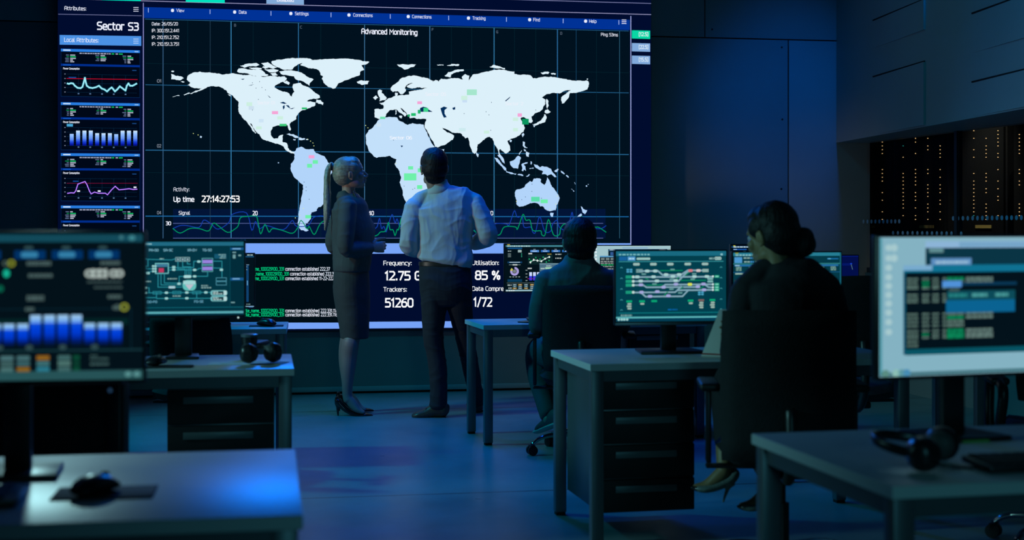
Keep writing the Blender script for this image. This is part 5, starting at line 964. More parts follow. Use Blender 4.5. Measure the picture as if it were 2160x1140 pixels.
office_chair('black chair with looped armrest at the right edge behind the foreground desk', 2.24, 5.75, -10, seat_z=.50, bw=.46, bz=(.60, 1.0), spin=5, loop=True, arm_z=.17)
office_chair('dark high chair back right of the seated woman, mostly hidden', 1.70, 7.30, 8, seat_z=.50, bw=.50, bz=(.55, 1.06), spin=40)
# ------------------------------------------------------------------ things on the desks
M_blk = mat('black_satin_plastic', (.012, .013, .016), .32)
M_matd = mat('dark_mouse_mat', (.012, .016, .022), .8)
M_cup = mat('ear_cushion', (.05, .06, .06), .6)
M_pap = mat('white_paper', (.62, .62, .58), .7)
def at_desk(x, y, z=.74): return on_z(x, y, z)
def mouse(label, x, y, z, rz, s=1.0):
    p = at_desk(x, y, z); t = thing('computer_mouse', label, 'mouse', p, rz, 'computer mice')
    mb = MB(); mb.loft([((0, -.052 * s, .012), .024 * s, .010), ((0, -.03 * s, .019), .031 * s, .0185), ((0, 0, .0205), .030 * s, .020), ((0, .03 * s, .0165), .028 * s, .016), ((0, .052 * s, .011), .022 * s, .0095)], n=22)
    mb.build('shell', M_blk, t, smooth=60)
    MB().cyl((-.005, .028 * s, .033), (.005, .028 * s, .033), .009, n=16).build('scroll_wheel', M_cup, t)
    return t
def mouse_mat(label, x, y, z, rz, w, d):
    p = at_desk(x, y, z); o = MB().box((0, 0, .002), (w, d, .004), bev=.001).build('mouse_mat', M_matd, None, p); o.rotation_euler = (0, 0, rz)
    return tag(o, label, 'mouse mat', 'mouse mats')
def keyboard(label, p, rz, w=.43, d=.13):
    t = thing('keyboard', label, 'keyboard', p, rz, 'keyboards')
    MB().box((0, 0, .013), (w, d, .016), rx=R(3), bev=.004).build('case', M_blk, t)
    mb = MB()
    for j in range(5):
        for i in range(14): mb.box((-w / 2 + .022 + i * (w - .04) / 13.6, -d / 2 + .02 + j * .0225,   .0235 + (j - 2) * .0012), (.022, .018, .006))
    mb.build('keys', M_matd, t); return t
def headset(label, p, rz, s=1.0, mic=True):
    """headphones lying down: band flat, cups on the desk"""
    t = thing('headphones', label, 'headphones', p, rz, 'headphones')
    rr = .085 * s; P = [Vector((rr * math.cos(R(a)), rr * 1.05 * math.sin(R(a)) + .03, .045 + .018 * math.sin(R(a)))) for a in range(-15, 196, 15)]
    MB().loft([(q, .012, .005) for q in P], ref=(0, 0, 1), n=12, k=2).build('headband', M_blk, t, smooth=60)
    for sx in (-1, 1):
        c = Vector((sx * rr, -.01, .043))
        cu = MB().loft([(c + Vector((sx * .016, 0, 0)), .030, .036), (c, .041, .041), (c - Vector((sx * .006, 0, 0)), .041, .041)], ref=(0, 1, 0), n=24, k=2).build('ear_cup', M_blk, t, smooth=60)
        MB().loft([(c - Vector((sx * .008, 0, 0)), .036, .036), (c - Vector((sx * .020, 0, 0)), .034, .034)], ref=(0, 1, 0), n=24, k=2).build('ear_cushion', M_cup, cu, smooth=60)
    if mic: MB().tube([Vector((-rr - .012, -.01, .03)), Vector((-rr - .01, -.07, .022)), Vector((-rr + .03, -.115, .016))], .004).build('microphone_boom', M_blk, t)
    return t
# foreground left desk
mouse_mat('black mouse mat on the glossy foreground desk', 222, 1042, .74, R(9), .205, .135)
mouse('black mouse on the mat of the glossy foreground desk', 202, 1041, .7442, R(-25))
keyboard('dark keyboard at the bottom left corner of the picture', at_desk(-190, 1066), R(9))
# desk under the circuit monitor
mouse_mat('dark blue mouse mat below the circuit monitor', 352, 775, .74, R(8), .20, .10)
mouse('black mouse below the circuit monitor', 331, 771, .7442, R(-10), 1.0)
pp = thing('paper_stack', 'loose paper sheets under the headphones on the left drawer desk', 'paper', at_desk(522, 767.5), 0)
MB().box((-.02, 0, .0008), (.27, .14, .0015), rz=R(6)).build('paper_sheet', M_pap, pp); MB().box((.03, .01, .0028), (.25, .13, .0015), rz=R(-9)).build('paper_sheet', M_pap, pp)
headset('black headphones lying on papers at the right end of the left drawer desk', at_desk(549, 769) + Vector((0, 0, .004)), R(25), .62, False)
tb = thing('tumbler', 'tall black tumbler with flat lid behind the headphones', 'cup', at_desk(526, 757), 0)
MB().lathe([(.026, 0), (.029, .004), (.034, .085), (.034, .092)], n=28).build('cup_body', M_blk, tb, smooth=50); MB().lathe([(.035, .092), (.036, .096), (.035, .103), (.030, .105)], n=28).build('lid', mat('grey_lid', (.10, .13, .16), .3), tb, smooth=50)
# far left desk
mouse_mat('dark mouse mat on the far left desk', 562, 688.5, .74, R(8), .19, .10); mouse('black mouse on the far left desk below the console text', 562, 687.5, .7442, R(60), 1.0)
keyboard('dark keyboard on the far left desk, left of the mesh-back chair', at_desk(345, 690), R(8))
# man's desk
ph = MB().box((0, 0, .004), (.075, .15, .008), bev=.003).build('phone', M_blk, None, on_z(1118, 680.5, .715)); ph.rotation_euler = (0, 0, R(-40)); tag(ph, 'flat black phone beside the elbow of the seated man', 'phone')
keyboard('dark keyboard in front of the seated man', on_z(1222, 681.3, .715), R(13))
# woman's desk: an open notebook she holds up
nb = thing('notebook', 'open pale notebook with red edge held by the seated woman', 'notebook', px(1512, 762, 5.62), 0)
NBM = Matrix.Translation((0, 0, .0)) @ Matrix.Rotation(R(-23), 4, 'Y') @ Matrix.Rotation(R(-12), 4, 'X') @ Matrix.Rotation(R(15), 4, 'Z')
# foreground right desk
headset('black headset with round ear cups lying on the right foreground desk', at_desk(1958, 985), R(60), 1.1)
keyboard('dark keyboard on the right foreground desk at the picture edge', at_desk(2235, 985), R(12))
st = MB().box((0, 0, .003), (.076, .076, .006), bev=.001).build('sticky_notes', mat('green_paper', (.12, .45, .10), .7), None, at_desk(2044, 930)); st.rotation_euler = (0, 0, R(12)); tag(st, 'green sticky note pad at the foot of the bright pale monitor', 'sticky notes')
# ------------------------------------------------------------------ people
M_skinA = mat('skin_fair', (.40, .23, .18), .5, noise=(25, .06)); M_skinB = mat('skin_tan', (.36, .22, .155), .5, noise=(25, .06)); M_skinC = mat('skin_brown', (.30, .19, .09), .5, noise=(25, .06))
M_blond = mat('blond_hair', (.36, .31, .24), .42, noise=(60, .30), bump=(45, .5, 4, (1, 1, .12)))
M_blonds = mat('blond_hair_swept', (.29, .25, .19), .42, noise=(60, .30), bump=(45, .5, 4, (.12, .3, 1)))
M_dhair = mat('dark_hair', (.010, .009, .010), .55, spec=.25, noise=(60, .3), bump=(70, .35, 4, (1, 1, .3)))
M_shirt = mat('white_shirt', (.52, .57, .58), .75, bump=(9, .35, 4, (1, 1, .35)))
M_jack = mat('charcoal_suit', (.060, .072, .076), .8, bump=(14, .25, 4, (1, 1, .4)))
M_skirt = mat('charcoal_skirt', (.042, .050, .055), .8, bump=(14, .2, 4))
M_jack2 = mat('grey_jacket', (.125, .135, .138), .82, bump=(12, .3, 4, (1, 1, .5)))
M_blkc = mat('black_cloth', (.011, .012, .016), .85, bump=(14, .25, 4))
M_trou = mat('dark_trousers', (.012, .017, .027), .85, bump=(10, .3, 4, (1, 1, .4)))
M_shoeb = mat('brown_leather', (.075, .050, .036), .35, bump=(60, .05)); M_shoek = mat('black_patent', (.010, .010, .012), .18); M_tight = mat('sheer_tights', (.24, .19, .19), .5)
M_belt = mat('belt_leather', (.03, .022, .018), .4); M_eye = mat('eye', (.5, .5, .5), .15)

def vnoise(P, seed):
    """smooth value noise"""
    i = np.floor(P).astype(np.int64); f = P - i; f = f * f * (3 - 2 * f); out = 0
    for dx in (0, 1):
        for dy in (0, 1):
            for dz in (0, 1):
                h = ((i[:, 0] + dx) * 374761393 + (i[:, 1] + dy) * 668265263 + (i[:, 2] + dz) * 2147483647 + seed * 974711) & 0xffffffff
                h = ((h ^ (h >> 13)) * 1274126177) & 0xffffffff; h = (h ^ (h >> 16)) & 0xffff
                out = out + (h / 65535.0) * (f[:, 0] if dx else 1 - f[:, 0]) * (f[:, 1] if dy else 1 - f[:, 1]) * (f[:, 2] if dz else 1 - f[:, 2])
    return out
def wrinkle(seed, amp, dirs):
    """irregular soft folds; each entry: (cells per metre along x, y, z), weight"""
    def f(co):
        out = np.zeros(len(co)); c = co.astype(np.float64)
        w = np.stack([vnoise(c * 9 + k * 17, seed + k) for k in range(3)], 1) - .5
        for k, (v, wt) in enumerate(dirs):
            q = (c + w * .10) * np.abs(np.array(v, np.float64)) * .30 + k * 31
            n = vnoise(q, seed * 7 + k); out += wt * (1 - np.abs(2 * n - 1)) ** 1.6
        return (amp * 1.3 * (out - .45 * sum(w for _, w in dirs))).astype(np.float32)
    return f
class Fig:
    def __init__(s, Y0): s.Y0 = Y0; s.m = Y0 / FPX
    def P(s, x, y, d=0.0):                    # picture point of the figure, d metres further away
        p = px(x, y, s.Y0); return Vector((p.x, s.Y0 + d, p.z))
def head_M(c, yaw, tilt, roll=0, sc=1.0):
    return Matrix.Translation(c) @ Matrix.Rotation(R(yaw), 4, 'Z') @ Matrix.Rotation(R(tilt), 4, 'X') @ Matrix.Rotation(R(roll), 4, 'Y') @ Matrix.Scale(sc, 4)
def E_(mb, M, c, r, rx=0, ry=0, rz=0):
    mb.ell(M @ Vector(c), r, rot=(M.to_3x3() @ Euler((R(rx), R(ry), R(rz))).to_matrix()), u=24, v=16)
def add_head(mb, M, fem=False):
    j = .92 if fem else 1.0
    E_(mb, M, (0, -.015, .028), (.072, .092, .082)); E_(mb, M, (0, .025, .030), (.064, .066, .066)); E_(mb, M, (0, .028, -.025), (.058 * j, .062, .075))
    E_(mb, M, (0, .062, -.088), (.024 * j, .024, .020)); E_(mb, M, (0, .045, -.072), (.042 * j, .042, .032)); 
    for s in (-1, 1):
        E_(mb, M, (s * .040 * j, .012, -.068), (.018, .045, .026), rx=-18); E_(mb, M, (s * .042, .060, -.022), (.019, .020, .022)); E_(mb, M, (s * .028, .078, .022), (.022, .011, .008), rz=-s * 14)
        E_(mb, M, (s * .014, .094, -.036), (.008, .010, .007))
        # ear: rim, lobe
        e = Vector((s * .074, -.012, -.012))
        E_(mb, M, e, (.0065, .018, .030), rx=-12, ry=s * 8, rz=-s * 22); E_(mb, M, e + Vector((s * .006, -.010, .006)), (.005, .008, .024), rx=-12, rz=-s * 20); E_(mb, M, e + Vector((0, .004, -.026)), (.005, .008, .008))
    mb.loft([(M @ Vector((0, .086, .012)), .008, .007), (M @ Vector((0, .099, -.010)), .0095, .009), (M @ Vector((0, .112, -.030)), .0105, .0095), (M @ Vector((0, .100, -.041)), .011, .007)], ref=M.to_3x3() @ Vector((1, 0, 0)), n=14)
    E_(mb, M, (0, .093, -.058), (.021, .010, .0060)); E_(mb, M, (0, .090, -.069), (.019, .010, .0068)); E_(mb, M, (0, .088, -.050), (.016, .010, .008))
def add_eyes(M, parent, org):
    for s in (-1, 1):
        mb = MB(); E_(mb, M, (s * .030, .0745, .004), (.0125, .0125, .0115)); mb.build('eye', M_eye, parent, smooth=60, origin=org)
def add_hand(mb, w, d, n, side, curl=40, sc=1.0, spread=1.0):
    """w wrist, d along the hand, n towards the palm, side +1 thumb on d x n side"""
    d = d.normalized(); n = (n - d * n.dot(d)).normalized(); l = d.cross(n) * side
    mb.loft([(w - d * .03 * sc, .026 * sc, .019 * sc), (w + d * .01 * sc, .030 * sc, .018 * sc), (w + d * .05 * sc, .040 * sc, .016 * sc), (w + d * .088 * sc, .041 * sc, .013 * sc)], ref=l, n=16)
    for i, (o, L, b) in enumerate(((.031, .074, .088), (.011, .083, .093), (-.010, .077, .090), (-.030, .060, .083))):
        p = w + d * (b - .012) * sc + l * o * sc; a = R(curl * (.35 + .05 * i)); pts = [p]; dd = d + l * (o * 2.2 * spread)
        dd.normalize()
        for q, f in enumerate((.46, .30, .24)):
            v = dd * math.cos(a) + n * math.sin(a); pts.append(pts[-1] + v * L * f * sc); a += R(curl * (1.0 if q == 0 else .7))
        mb.tube(pts, [.0092 * sc, .0088 * sc, .0080 * sc, .0068 * sc], n=10, k=3)
    p = w + d * .022 * sc + l * .028 * sc
    mb.tube([p, p + (d * .55 + l * .65 + n * .25) * .038 * sc, p + (d * .9 + l * .55 + n * .5) * .066 * sc, p + (d * 1.15 + l * .45 + n * .6) * .084 * sc], [.0145 * sc, .0115 * sc, .0098 * sc, .0080 * sc], n=10, k=3)
def limb(mb, pts, rad, ref=(1, 0, 0), k=5): mb.loft([(p, r if not isinstance(r, tuple) else r[0], r if not isinstance(r, tuple) else r[1]) for p, r in zip(pts, rad)], ref=ref, n=22, k=k)

# ---------------------------------------------------------------- standing woman, dark suit, blond ponytail
f = Fig(9.82); P = f.P
org = Vector((P(748, 876).x, 9.86, 0))
HM = head_M(P(738.5, 367, .0), -72, 10, 0, 1.03)
b = MB(); add_head(b, HM, True)
limb(b, [P(733, 380, .0), P(735, 398, .0), P(735, 420, .0)], [(.046, .048), (.044, .046), (.052, .052)])
limb(b, [P(734, 416), P(738, 440), P(742, 490), P(742, 540), P(741, 600), P(741, 650)], [(.08, .05), (.10, .08), (.10, .075), (.09, .07), (.105, .085), (.09, .08)])
# legs
l1 = [P(748, 640, -.01), P(747, 700, -.03), P(742, 722, -.055), P(738, 748, -.045), P(736, 775, -.05), P(735, 805, -.055), P(734.5, 830, -.055), P(737, 843, -.06)]
limb(b, l1, [.070, .052, .058, .058, .052, .040, .034, .034])
l2 = [P(742, 640, .09), P(738, 700, .10), P(730, 722, .10), P(727, 748, .11), P(727, 775, .10), P(728, 805, .10), P(728.5, 826, .10), P(732, 840, .10)]
limb(b, l2, [.075, .060, .055, .055, .050, .038, .033, .034])
for L, q, dx in ((l1, -.06, 0), (l2, .10, -3)):
    limb(b, [P(736 + dx, 838, q), P(745 + dx, 849, q - .005), P(757 + dx, 862, q - .01), P(770 + dx, 868, q - .012)], [(.031, .029), (.029, .033), (.031, .024), (.026, .011)], ref=(0, 1, 0))
# arms
ra = [P(739, 434, -.15), P(738, 480, -.19), P(737, 524, -.19), P(764, 526, -.12), P(782, 524, -.05)]
la = [P(716, 434, .17), P(702, 480, .20), P(696, 522, .20), P(735, 527, .27), P(760, 519, .13)]
limb(b, ra, [.045, .042, .038, .032, .026]); limb(b, la, [.045, .042, .038, .032, .026])
add_hand(b, P(783, 523, -.045), Vector((1, .25, .08)), Vector((-.1, 1, -.15)), 1, 88, .98, .4)
add_hand(b, P(763, 518, .12), Vector((1, -.6, .0)), Vector((-.3, -1, .1)), 1, 95, .92, .3)
wom = b.organic('person', [M_skinA, M_tight], .0042, 2, None, org)
tag(wom, 'standing woman with long blond ponytail, dark skirt suit and black heels, hands together', 'person')
me = wom.data; zz = [p.center.z + org.z for p in me.polygons]; me.polygons.foreach_set('material_index', [1 if z < 1.0 else 0 for z in zz])
wom.data.polygons.foreach_set('use_smooth', [True] * len(me.polygons))
add_eyes(HM, wom, org)
h = MB()
E_(h, HM, (0, -.022, .036), (.0785, .093, .086)); E_(h, HM, (0, -.042, .005), (.077, .076, .082)); E_(h, HM, (0, .020, .066), (.066, .060, .050)); E_(h, HM, (0, -.050, -.030), (.058, .046, .042))
for s in (-1, 1): E_(h, HM, (s * .058, .005, .036), (.020, .048, .040))
pt = [HM @ Vector((0, -.098, .060)), HM @ Vector((0, -.118, .068))]
h.loft([(HM @ Vector((0, -.085, .055)), .030, .030), (HM @ Vector((0, -.112, .066)), .022, .022), (HM @ Vector((0, -.126, .068)), .017, .017)], n=14)
hair = h.organic('hair', M_blonds, .0045, 3, wom, org)
h = MB(); tie = HM @ Vector((0, -.122, .068))
h.loft([(tie + Vector((.014, 0, .0)), .017, .020), (P(697, 349, .03), .018, .022), (P(691, 360, .02), .019, .026), (P(690, 385, .0), .022, .032), (P(691, 415, -.02), .025, .036), (P(691, 445, -.04), .024, .034), (P(690, 468, -.05), .016, .026), (P(688, 486, -.055), .006, .012)], ref=(1, 0, 0), n=18, k=6)
h.organic('ponytail', M_blond, .0045, 2, hair, org, wrinkle(2, .0035, [((150, 60, 4), .6), ((90, -120, 3), .5)]))
h = MB(); h.tube([tie + Vector((.012 * 0 + .006, .021 * math.cos(a), .021 * math.sin(a))) for a in np.linspace(0, 6.283, 17)], .006, n=8, k=1).build('hair_tie', M_blkc, hair, origin=org)
# jacket
def ellring(y, c, hw, dd, d=0.0): return (P(c, y, d), hw * f.m, dd)
j = MB()
j.loft([ellring(413, 728, 15, .060, .0), ellring(424, 732, 28, .105), ellring(436, 736, 38, .135), ellring(455, 739, 40, .140), ellring(485, 744, 44.5, .140), ellring(515, 744.5, 43, .130), ellring(540, 743, 41, .135), ellring(560, 742, 39.5, .145), ellring(572, 742, 38, .145)], n=32, k=5, capk=.12)
j.ell(P(767, 487, .02), (.078, .085, .105)); j.ell(P(759, 560, .0), (.070, .12, .06)); j.ell(P(735, 430, -.13), (.060, .06, .055)); j.ell(P(722, 430, .14), (.055, .06, .055))
limb(j, ra[:4] + [P(781, 524.5, -.055)], [.062, .060, .053, .047, .040]); limb(j, la[:4] + [P(762, 521, .15)], [.060, .058, .052, .046, .040])
j.loft([(P(725, 404, .01), .040, .058), (P(727, 414, .01), .060, .078)], n=24, k=2, capk=.1)
jk = j.organic('jacket', M_jack, .0060, 3, wom, org, wrinkle(5, .006, [((50, 20, 26), .4), ((14, 10, 62), .5), ((70, -30, -20), .25)]))
# lapel fold down the front
lp = MB(); lp.loft([(P(748, 404, -.05), .005, .020), (P(757, 423, -.055), .006, .024), (P(770, 448, -.05), .007, .026), (P(783, 473, -.03), .006, .016), (P(788, 490, -.02), .004, .006)], ref=(1, 0, .8), n=12, k=5); lp.build('lapel', M_jack, jk, smooth=60, origin=org)
s = MB(); s.loft([ellring(562, 741, 36, .125), ellring(585, 741, 37.5, .140), ellring(610, 741, 38.5, .150, .01), ellring(640, 743, 37, .150, .02), ellring(680, 746, 32.5, .140, .02), ellring(700, 747, 30.5, .130, .02), ellring(714, 747, 30, .125, .02)], n=32, k=5, capk=.06)
s.organic('skirt', M_skirt, .0060, 2, wom, org, wrinkle(8, .0035, [((24, 8, 60), .5), ((40, 30, 8), .3)]))
def pump(q, dx, dy, name='shoe'):
    m = MB(); X = lambda x, y, d=0: P(x + dx, y + dy, q + d)
    m.loft([(X(714, 838), .010, .012), (X(714.5, 843), .026, .022), (X(721, 852), .029, .022), (X(732, 862), .029, .020), (X(746, 870), .032, .016), (X(758, 873), .037, .013), (X(772, 873), .032, .013), (X(783, 874), .016, .009), (X(788, 875), .005, .006)], ref=(0, 1, 0), n=18, k=4)
    m.loft([(X(712.5, 836), .018, .010), (X(713, 848), .022, .016), (X(716, 858), .012, .013)], ref=(0, 1, 0), n=12)
    m.loft([(X(714.5, 848), .016, .016), (X(714.5, 858), .010, .011), (X(715.5, 875.5), .0055, .006)], ref=(0, 1, 0), n=12, capk=.1)
    m.organic(name, M_shoek, .0035, 2, wom, org)
pump(-.06, 0, 0); pump(.10, -3, -4)

# ---------------------------------------------------------------- standing man, white shirt, seen from behind
f = Fig(9.70); P = f.P
org = Vector((P(955, 880).x, 9.75, 0))
HM = head_M(P(915.5, 354, .0), 14, 5, 0, 1.16)
b = MB(); add_head(b, HM)
limb(b, [P(914, 375, -.01), P(918, 392, -.015), P(924, 410, -.01)], [(.058, .060), (.056, .058), (.058, .055)])
limb(b, [P(930, 412), P(936, 440), P(937, 490), P(938, 545), P(940, 600)], [(.12, .06), (.16, .09), (.13, .085), (.125, .08), (.13, .09)])
lg = [P(918, 600, 0), P(915, 660, 0), P(916, 700, .0), P(922, 760, .0), P(925, 820, -.01), P(925, 862, -.01)]
rg = [P(962, 600, .02), P(972, 660, .04), P(980, 715, .07), P(988, 765, .12), P(998, 820, .20), P(1002, 862, .23)]
limb(b, lg, [.085, .075, .058, .052, .042, .036]); limb(b, rg, [.085, .075, .055, .050, .040, .036])
limb(b, [P(924, 864, -.01), P(905, 874, -.01), P(884, 878, -.01)], [(.034, .034), (.034, .024), (.030, .014)], ref=(0, 1, 0)); limb(b, [P(1002, 862, .22), P(998, 868, .28), P(990, 871, .36)], [(.036, .03), (.038, .026), (.036, .018)], ref=(1, 0, 0))
la = [P(876, 436, -.01), P(867, 480, -.03), P(864, 520, -.02), P(884, 526, .14), P(905, 516, .26)]
ra = [P(1000, 432, .0), P(1019, 470, -.02), P(1028, 498, -.01), P(1004, 512, .13), P(972, 510, .26)]
limb(b, la, [.05, .045, .040, .034, .028]); limb(b, ra, [.05, .045, .040, .034, .028])
add_hand(b, P(907, 515, .275), Vector((1, .55, .1)), Vector((.3, -.6, -.8)), 1, 35, 1.05); add_hand(b, P(970, 510, .275), Vector((-1, .5, .1)), Vector((-.3, -.6, -.8)), -1, 35, 1.05)
man = b.organic('person', M_skinB, .0045, 2, None, org)
tag(man, 'standing man with short dark hair, white shirt and dark trousers, back turned, elbows out', 'person')
add_eyes(HM, man, org)
h = MB(); E_(h, HM, (0, -.020, .034), (.0775, .093, .088)); E_(h, HM, (0, -.040, -.004), (.0755, .072, .078)); E_(h, HM, (0, .022, .072), (.066, .060, .046)); E_(h, HM, (0, -.050, -.055), (.060, .048, .044))
for s_ in (-1, 1): E_(h, HM, (s_ * .066, .008, .030), (.013, .036, .042)); E_(h, HM, (s_ * .070, .022, -.010), (.006, .010, .028))
h.organic('hair', M_dhair, .0045, 3, man, org, wrinkle(3, .002, [((120, 90, 60), .6), ((-90, 140, 80), .5)]))
def er(y, c, hw, dd, d=0.0): return (P(c, y, d), hw * f.m, dd)
j = MB()
j.loft([er(402, 927, 29, .066, 0), er(411, 930, 44, .080), er(421, 934, 62, .095), er(436, 938, 69, .110), er(460, 938, 66, .118), er(490, 937, 60, .120), er(520, 938, 57, .118), er(540, 939, 58.5, .122), er(549, 939, 59, .124), er(556, 938, 55, .118)], n=36, k=5, capk=.1, sq=2.3)
j.ell(P(876, 434, 0), (.062, .065, .058)); j.ell(P(1001, 426, .0), (.062, .065, .058))
limb(j, [P(908, 411, 0), P(890, 422, 0), P(874, 438, -.01)], [.045, .056, .066]); limb(j, [P(944, 405, 0), P(972, 412, 0), P(1001, 428, 0)], [.045, .056, .066])
limb(j, la[:4] + [P(899, 519, .23)], [.074, .068, .062, .052, .046]); limb(j, ra[:4] + [P(980, 511, .23)], [.074, .070, .066, .054, .046])
sh = j.organic('shirt', M_shirt, .0060, 3, man, org, wrinkle(12, .009, [((46, 10, 9), .5), ((70, 20, -26), .35), ((18, 10, 70), .28), ((30, 0, 48), .2)]))
MB().loft([(P(923.5, 380, -.006), .064, .064), (P(924.5, 390, -.006), .071, .070), (P(927, 403, -.006), .090, .082), (P(928, 412, -.006), .080, .07)], n=36, k=3, capk=.02).build('collar', M_shirt, sh, smooth=50, origin=org)
for A_, B_ in ((P(895, 520, .21), P(901, 518, .25)), (P(985, 511, .21), P(978, 511, .25))):
    MB().loft([(A_, .046, .044), (B_, .045, .043)], n=20, k=1, capk=.1).build('cuff', M_shirt, sh, smooth=60, origin=org)
t = MB()
t.loft([er(553, 938, 54, .112), er(570, 939, 55, .122), er(595, 940, 56, .130, .0), er(622, 941, 55, .128, .01), er(640, 942, 50, .11, .015)], n=32, k=4, capk=.15, sq=2.3)
limb(t, [P(916, 600, 0), P(915.5, 640, 0), P(914, 680, 0), P(915, 720, 0), P(921, 760, 0), P(925, 800, -.005), P(925, 840, -.01), P(924, 856, -.01)], [(.094, .115), (.090, .105), (.076, .088), (.068, .078), (.064, .072), (.060, .068), (.060, .066), (.060, .068)])
limb(t, [P(966, 600, .02), P(969, 640, .02), P(975, 680, .05), P(981, 720, .08), P(989, 765, .12), P(997, 810, .18), P(1002, 845, .22), P(1003, 860, .23)], [(.094, .115), (.088, .105), (.074, .088), (.064, .078), (.058, .072), (.054, .068), (.052, .066), (.054, .068)])
t.organic('trousers', M_trou, .0060, 3, man, org, wrinkle(4, .006, [((16, 10, 58), .5), ((40, 20, 20), .35), ((12, 4, 95), .25)]))
MB().loft([er(552.5, 938.5, 55.5, .117), er(560.5, 938.5, 55.8, .120)], n=40, k=1, capk=.02, sq=2.3).build('belt', M_belt, man, smooth=50, origin=org)
def oxford(pts, rad, ref, sole, lace):
    m = MB(); m.loft([(p, a, b_) for p, (a, b_) in zip(pts, rad)], ref=ref, n=20, k=4)
    o = m.organic('shoe', M_shoeb, .004, 2, man, org)
    q = MB(); q.loft([(p, a, b_) for p, a, b_ in sole], ref=ref, n=18, k=4, capk=.3); q.build('sole', M_shoek, o, smooth=50, origin=org)
    lc = MB()
    for c in lace: lc.tube([c + Vector((-.02, -.030, .0)), c + Vector((0, 0, .012)), c + Vector((.01, .028, .0))], .0028, n=6)
    lc.build('laces', M_blkc, o, origin=org)
oxford([P(938, 856, -.01), P(934, 866, -.01), P(924, 864, -.01), P(911, 868, -.01), P(897, 873, -.01), P(882, 876, -.01), P(872, 878, -.01)], [(.036, .036), (.043, .046), (.044, .058), (.044, .046), (.046, .036), (.046, .028), (.032, .018)], (0, 1, 0),
       [(P(942, 882, -.01), .038, .010), (P(925, 882, -.01), .038, .009), (P(900, 883, -.01), .046, .006), (P(869, 883, -.01), .034, .006)], [P(905, 862, -.01), P(900, 866, -.01)])
oxford([P(1008, 862, .20), P(1006, 868, .21), P(1002, 862, .26), P(998, 866, .32), P(993, 869, .39), P(990, 871, .44)], [(.030, .025), (.040, .036), (.040, .050), (.042, .034), (.045, .025), (.030, .014)], (1, 0, 0),
       [(P(1008, 875.5, .19), .038, .010), (P(1002, 875.5, .27), .04, .008), (P(990, 875.5, .45), .034, .006)], [P(998, 861, .32)])

# ---------------------------------------------------------------- seated man, dark jacket
f = Fig(8.12); P = f.P
org = Vector((P(1222, 900).x, 8.15, 0))
HM = head_M(P(1222.5, 512, .03), 6, -3, 0, 1.19)
b = MB(); add_head(b, HM)
limb(b, [P(1222, 528, .01), P(1222, 545, .0), P(1222, 560, .0)], [(.060, .060), (.062, .06), (.08, .07)])
limb(b, [P(1222, 560), P(1222, 590), P(1222, 650), P(1222, 710), P(1222, 745, .02)], [(.12, .06), (.16, .085), (.13, .08), (.13, .085), (.13, .09)])
la = [P(1156, 592), P(1143, 640, -.01), P(1139, 688, .03), P(1152, 684, .16), P(1172, 676, .30)]
ra = [P(1290, 592), P(1303, 640, -.01), P(1307, 688, .03), P(1292, 684, .16), P(1270, 676, .30)]
limb(b, la, [.05, .045, .04, .034, .028]); limb(b, ra, [.05, .045, .04, .034, .028])
add_hand(b, P(1174, 675, .315), Vector((.35, 1, .03)), Vector((0, 0, -1)), -1, 25); add_hand(b, P(1268, 675, .315), Vector((-.35, 1, .03)), Vector((0, 0, -1)), 1, 25)
ll = [P(1188, 752, .05), P(1165, 752, .25), P(1140, 757, .42), P(1140, 800, .36), P(1150, 850, .24), P(1161, 893, .12)]
rl = [P(1256, 752, .05), P(1275, 752, .25), P(1292, 757, .42), P(1290, 820, .44), P(1288, 900, .45), P(1288, 930, .45)]
limb(b, ll, [.085, .075, .062, .055, .044, .038]); limb(b, rl, [.085, .075, .062, .055, .044, .038])
sm = b.organic('person', M_skinB, .0055, 2, None, org)
tag(sm, 'man with dark hair and dark jacket sitting with his back turned at the far desk', 'person'); add_eyes(HM, sm, org)
h = MB(); E_(h, HM, (0, -.020, .034), (.080, .096, .090)); E_(h, HM, (0, -.040, -.004), (.0785, .075, .080)); E_(h, HM, (0, .022, .074), (.068, .062, .046)); E_(h, HM, (0, -.048, -.060), (.064, .050, .044))
for s_ in (-1, 1): E_(h, HM, (s_ * .066, .004, .015), (.016, .036, .056))
h.organic('hair', M_dhair, .005, 3, sm, org, wrinkle(6, .003, [((110, 90, 60), .6), ((-80, 120, 70), .5)]))
j = MB()
j.loft([er(548, 1222, 30, .068, 0), er(558, 1222, 43, .085), er(572, 1222, 66, .10), er(590, 1223, 78, .118), er(620, 1223, 78, .125), er(660, 1222, 70, .125), er(700, 1222, 68, .125), er(735, 1222, 72, .14, .01), er(758, 1222, 74, .15, .03)], n=36, k=5, capk=.1, sq=2.3)
j.loft([(P(1222, 540, .0), .078, .074), (P(1222, 551, .0), .092, .085)], n=28, k=2, capk=.06)
j.ell(P(1155, 590, 0), (.062, .065, .058)); j.ell(P(1290, 590, .0), (.062, .065, .058))
limb(j, la[:4] + [P(1168, 677, .27)], [.072, .068, .062, .052, .044]); limb(j, ra[:4] + [P(1274, 677, .27)], [.072, .068, .062, .052, .044])
j.organic('jacket', M_jack2, .0065, 3, sm, org, wrinkle(22, .007, [((34, 10, 22), .5), ((20, 10, 60), .4), ((60, 10, -26), .25)]))
t = MB(); limb(t, [P(1225, 748, .0), P(1225, 752, .06)], [(.19, .10), (.19, .10)])
limb(t, ll[:5] + [P(1160, 882, .14)], [.105, .095, .082, .072, .060, .056]); limb(t, rl[:5] + [P(1288, 918, .45)], [.105, .095, .082, .072, .060, .056])
t.organic('trousers', mat('grey_trousers', (.06, .07, .072), .85, bump=(10, .3, 4)), .0065, 3, sm, org, wrinkle(9, .006, [((16, 10, 58), .5), ((40, 20, 20), .35)]))
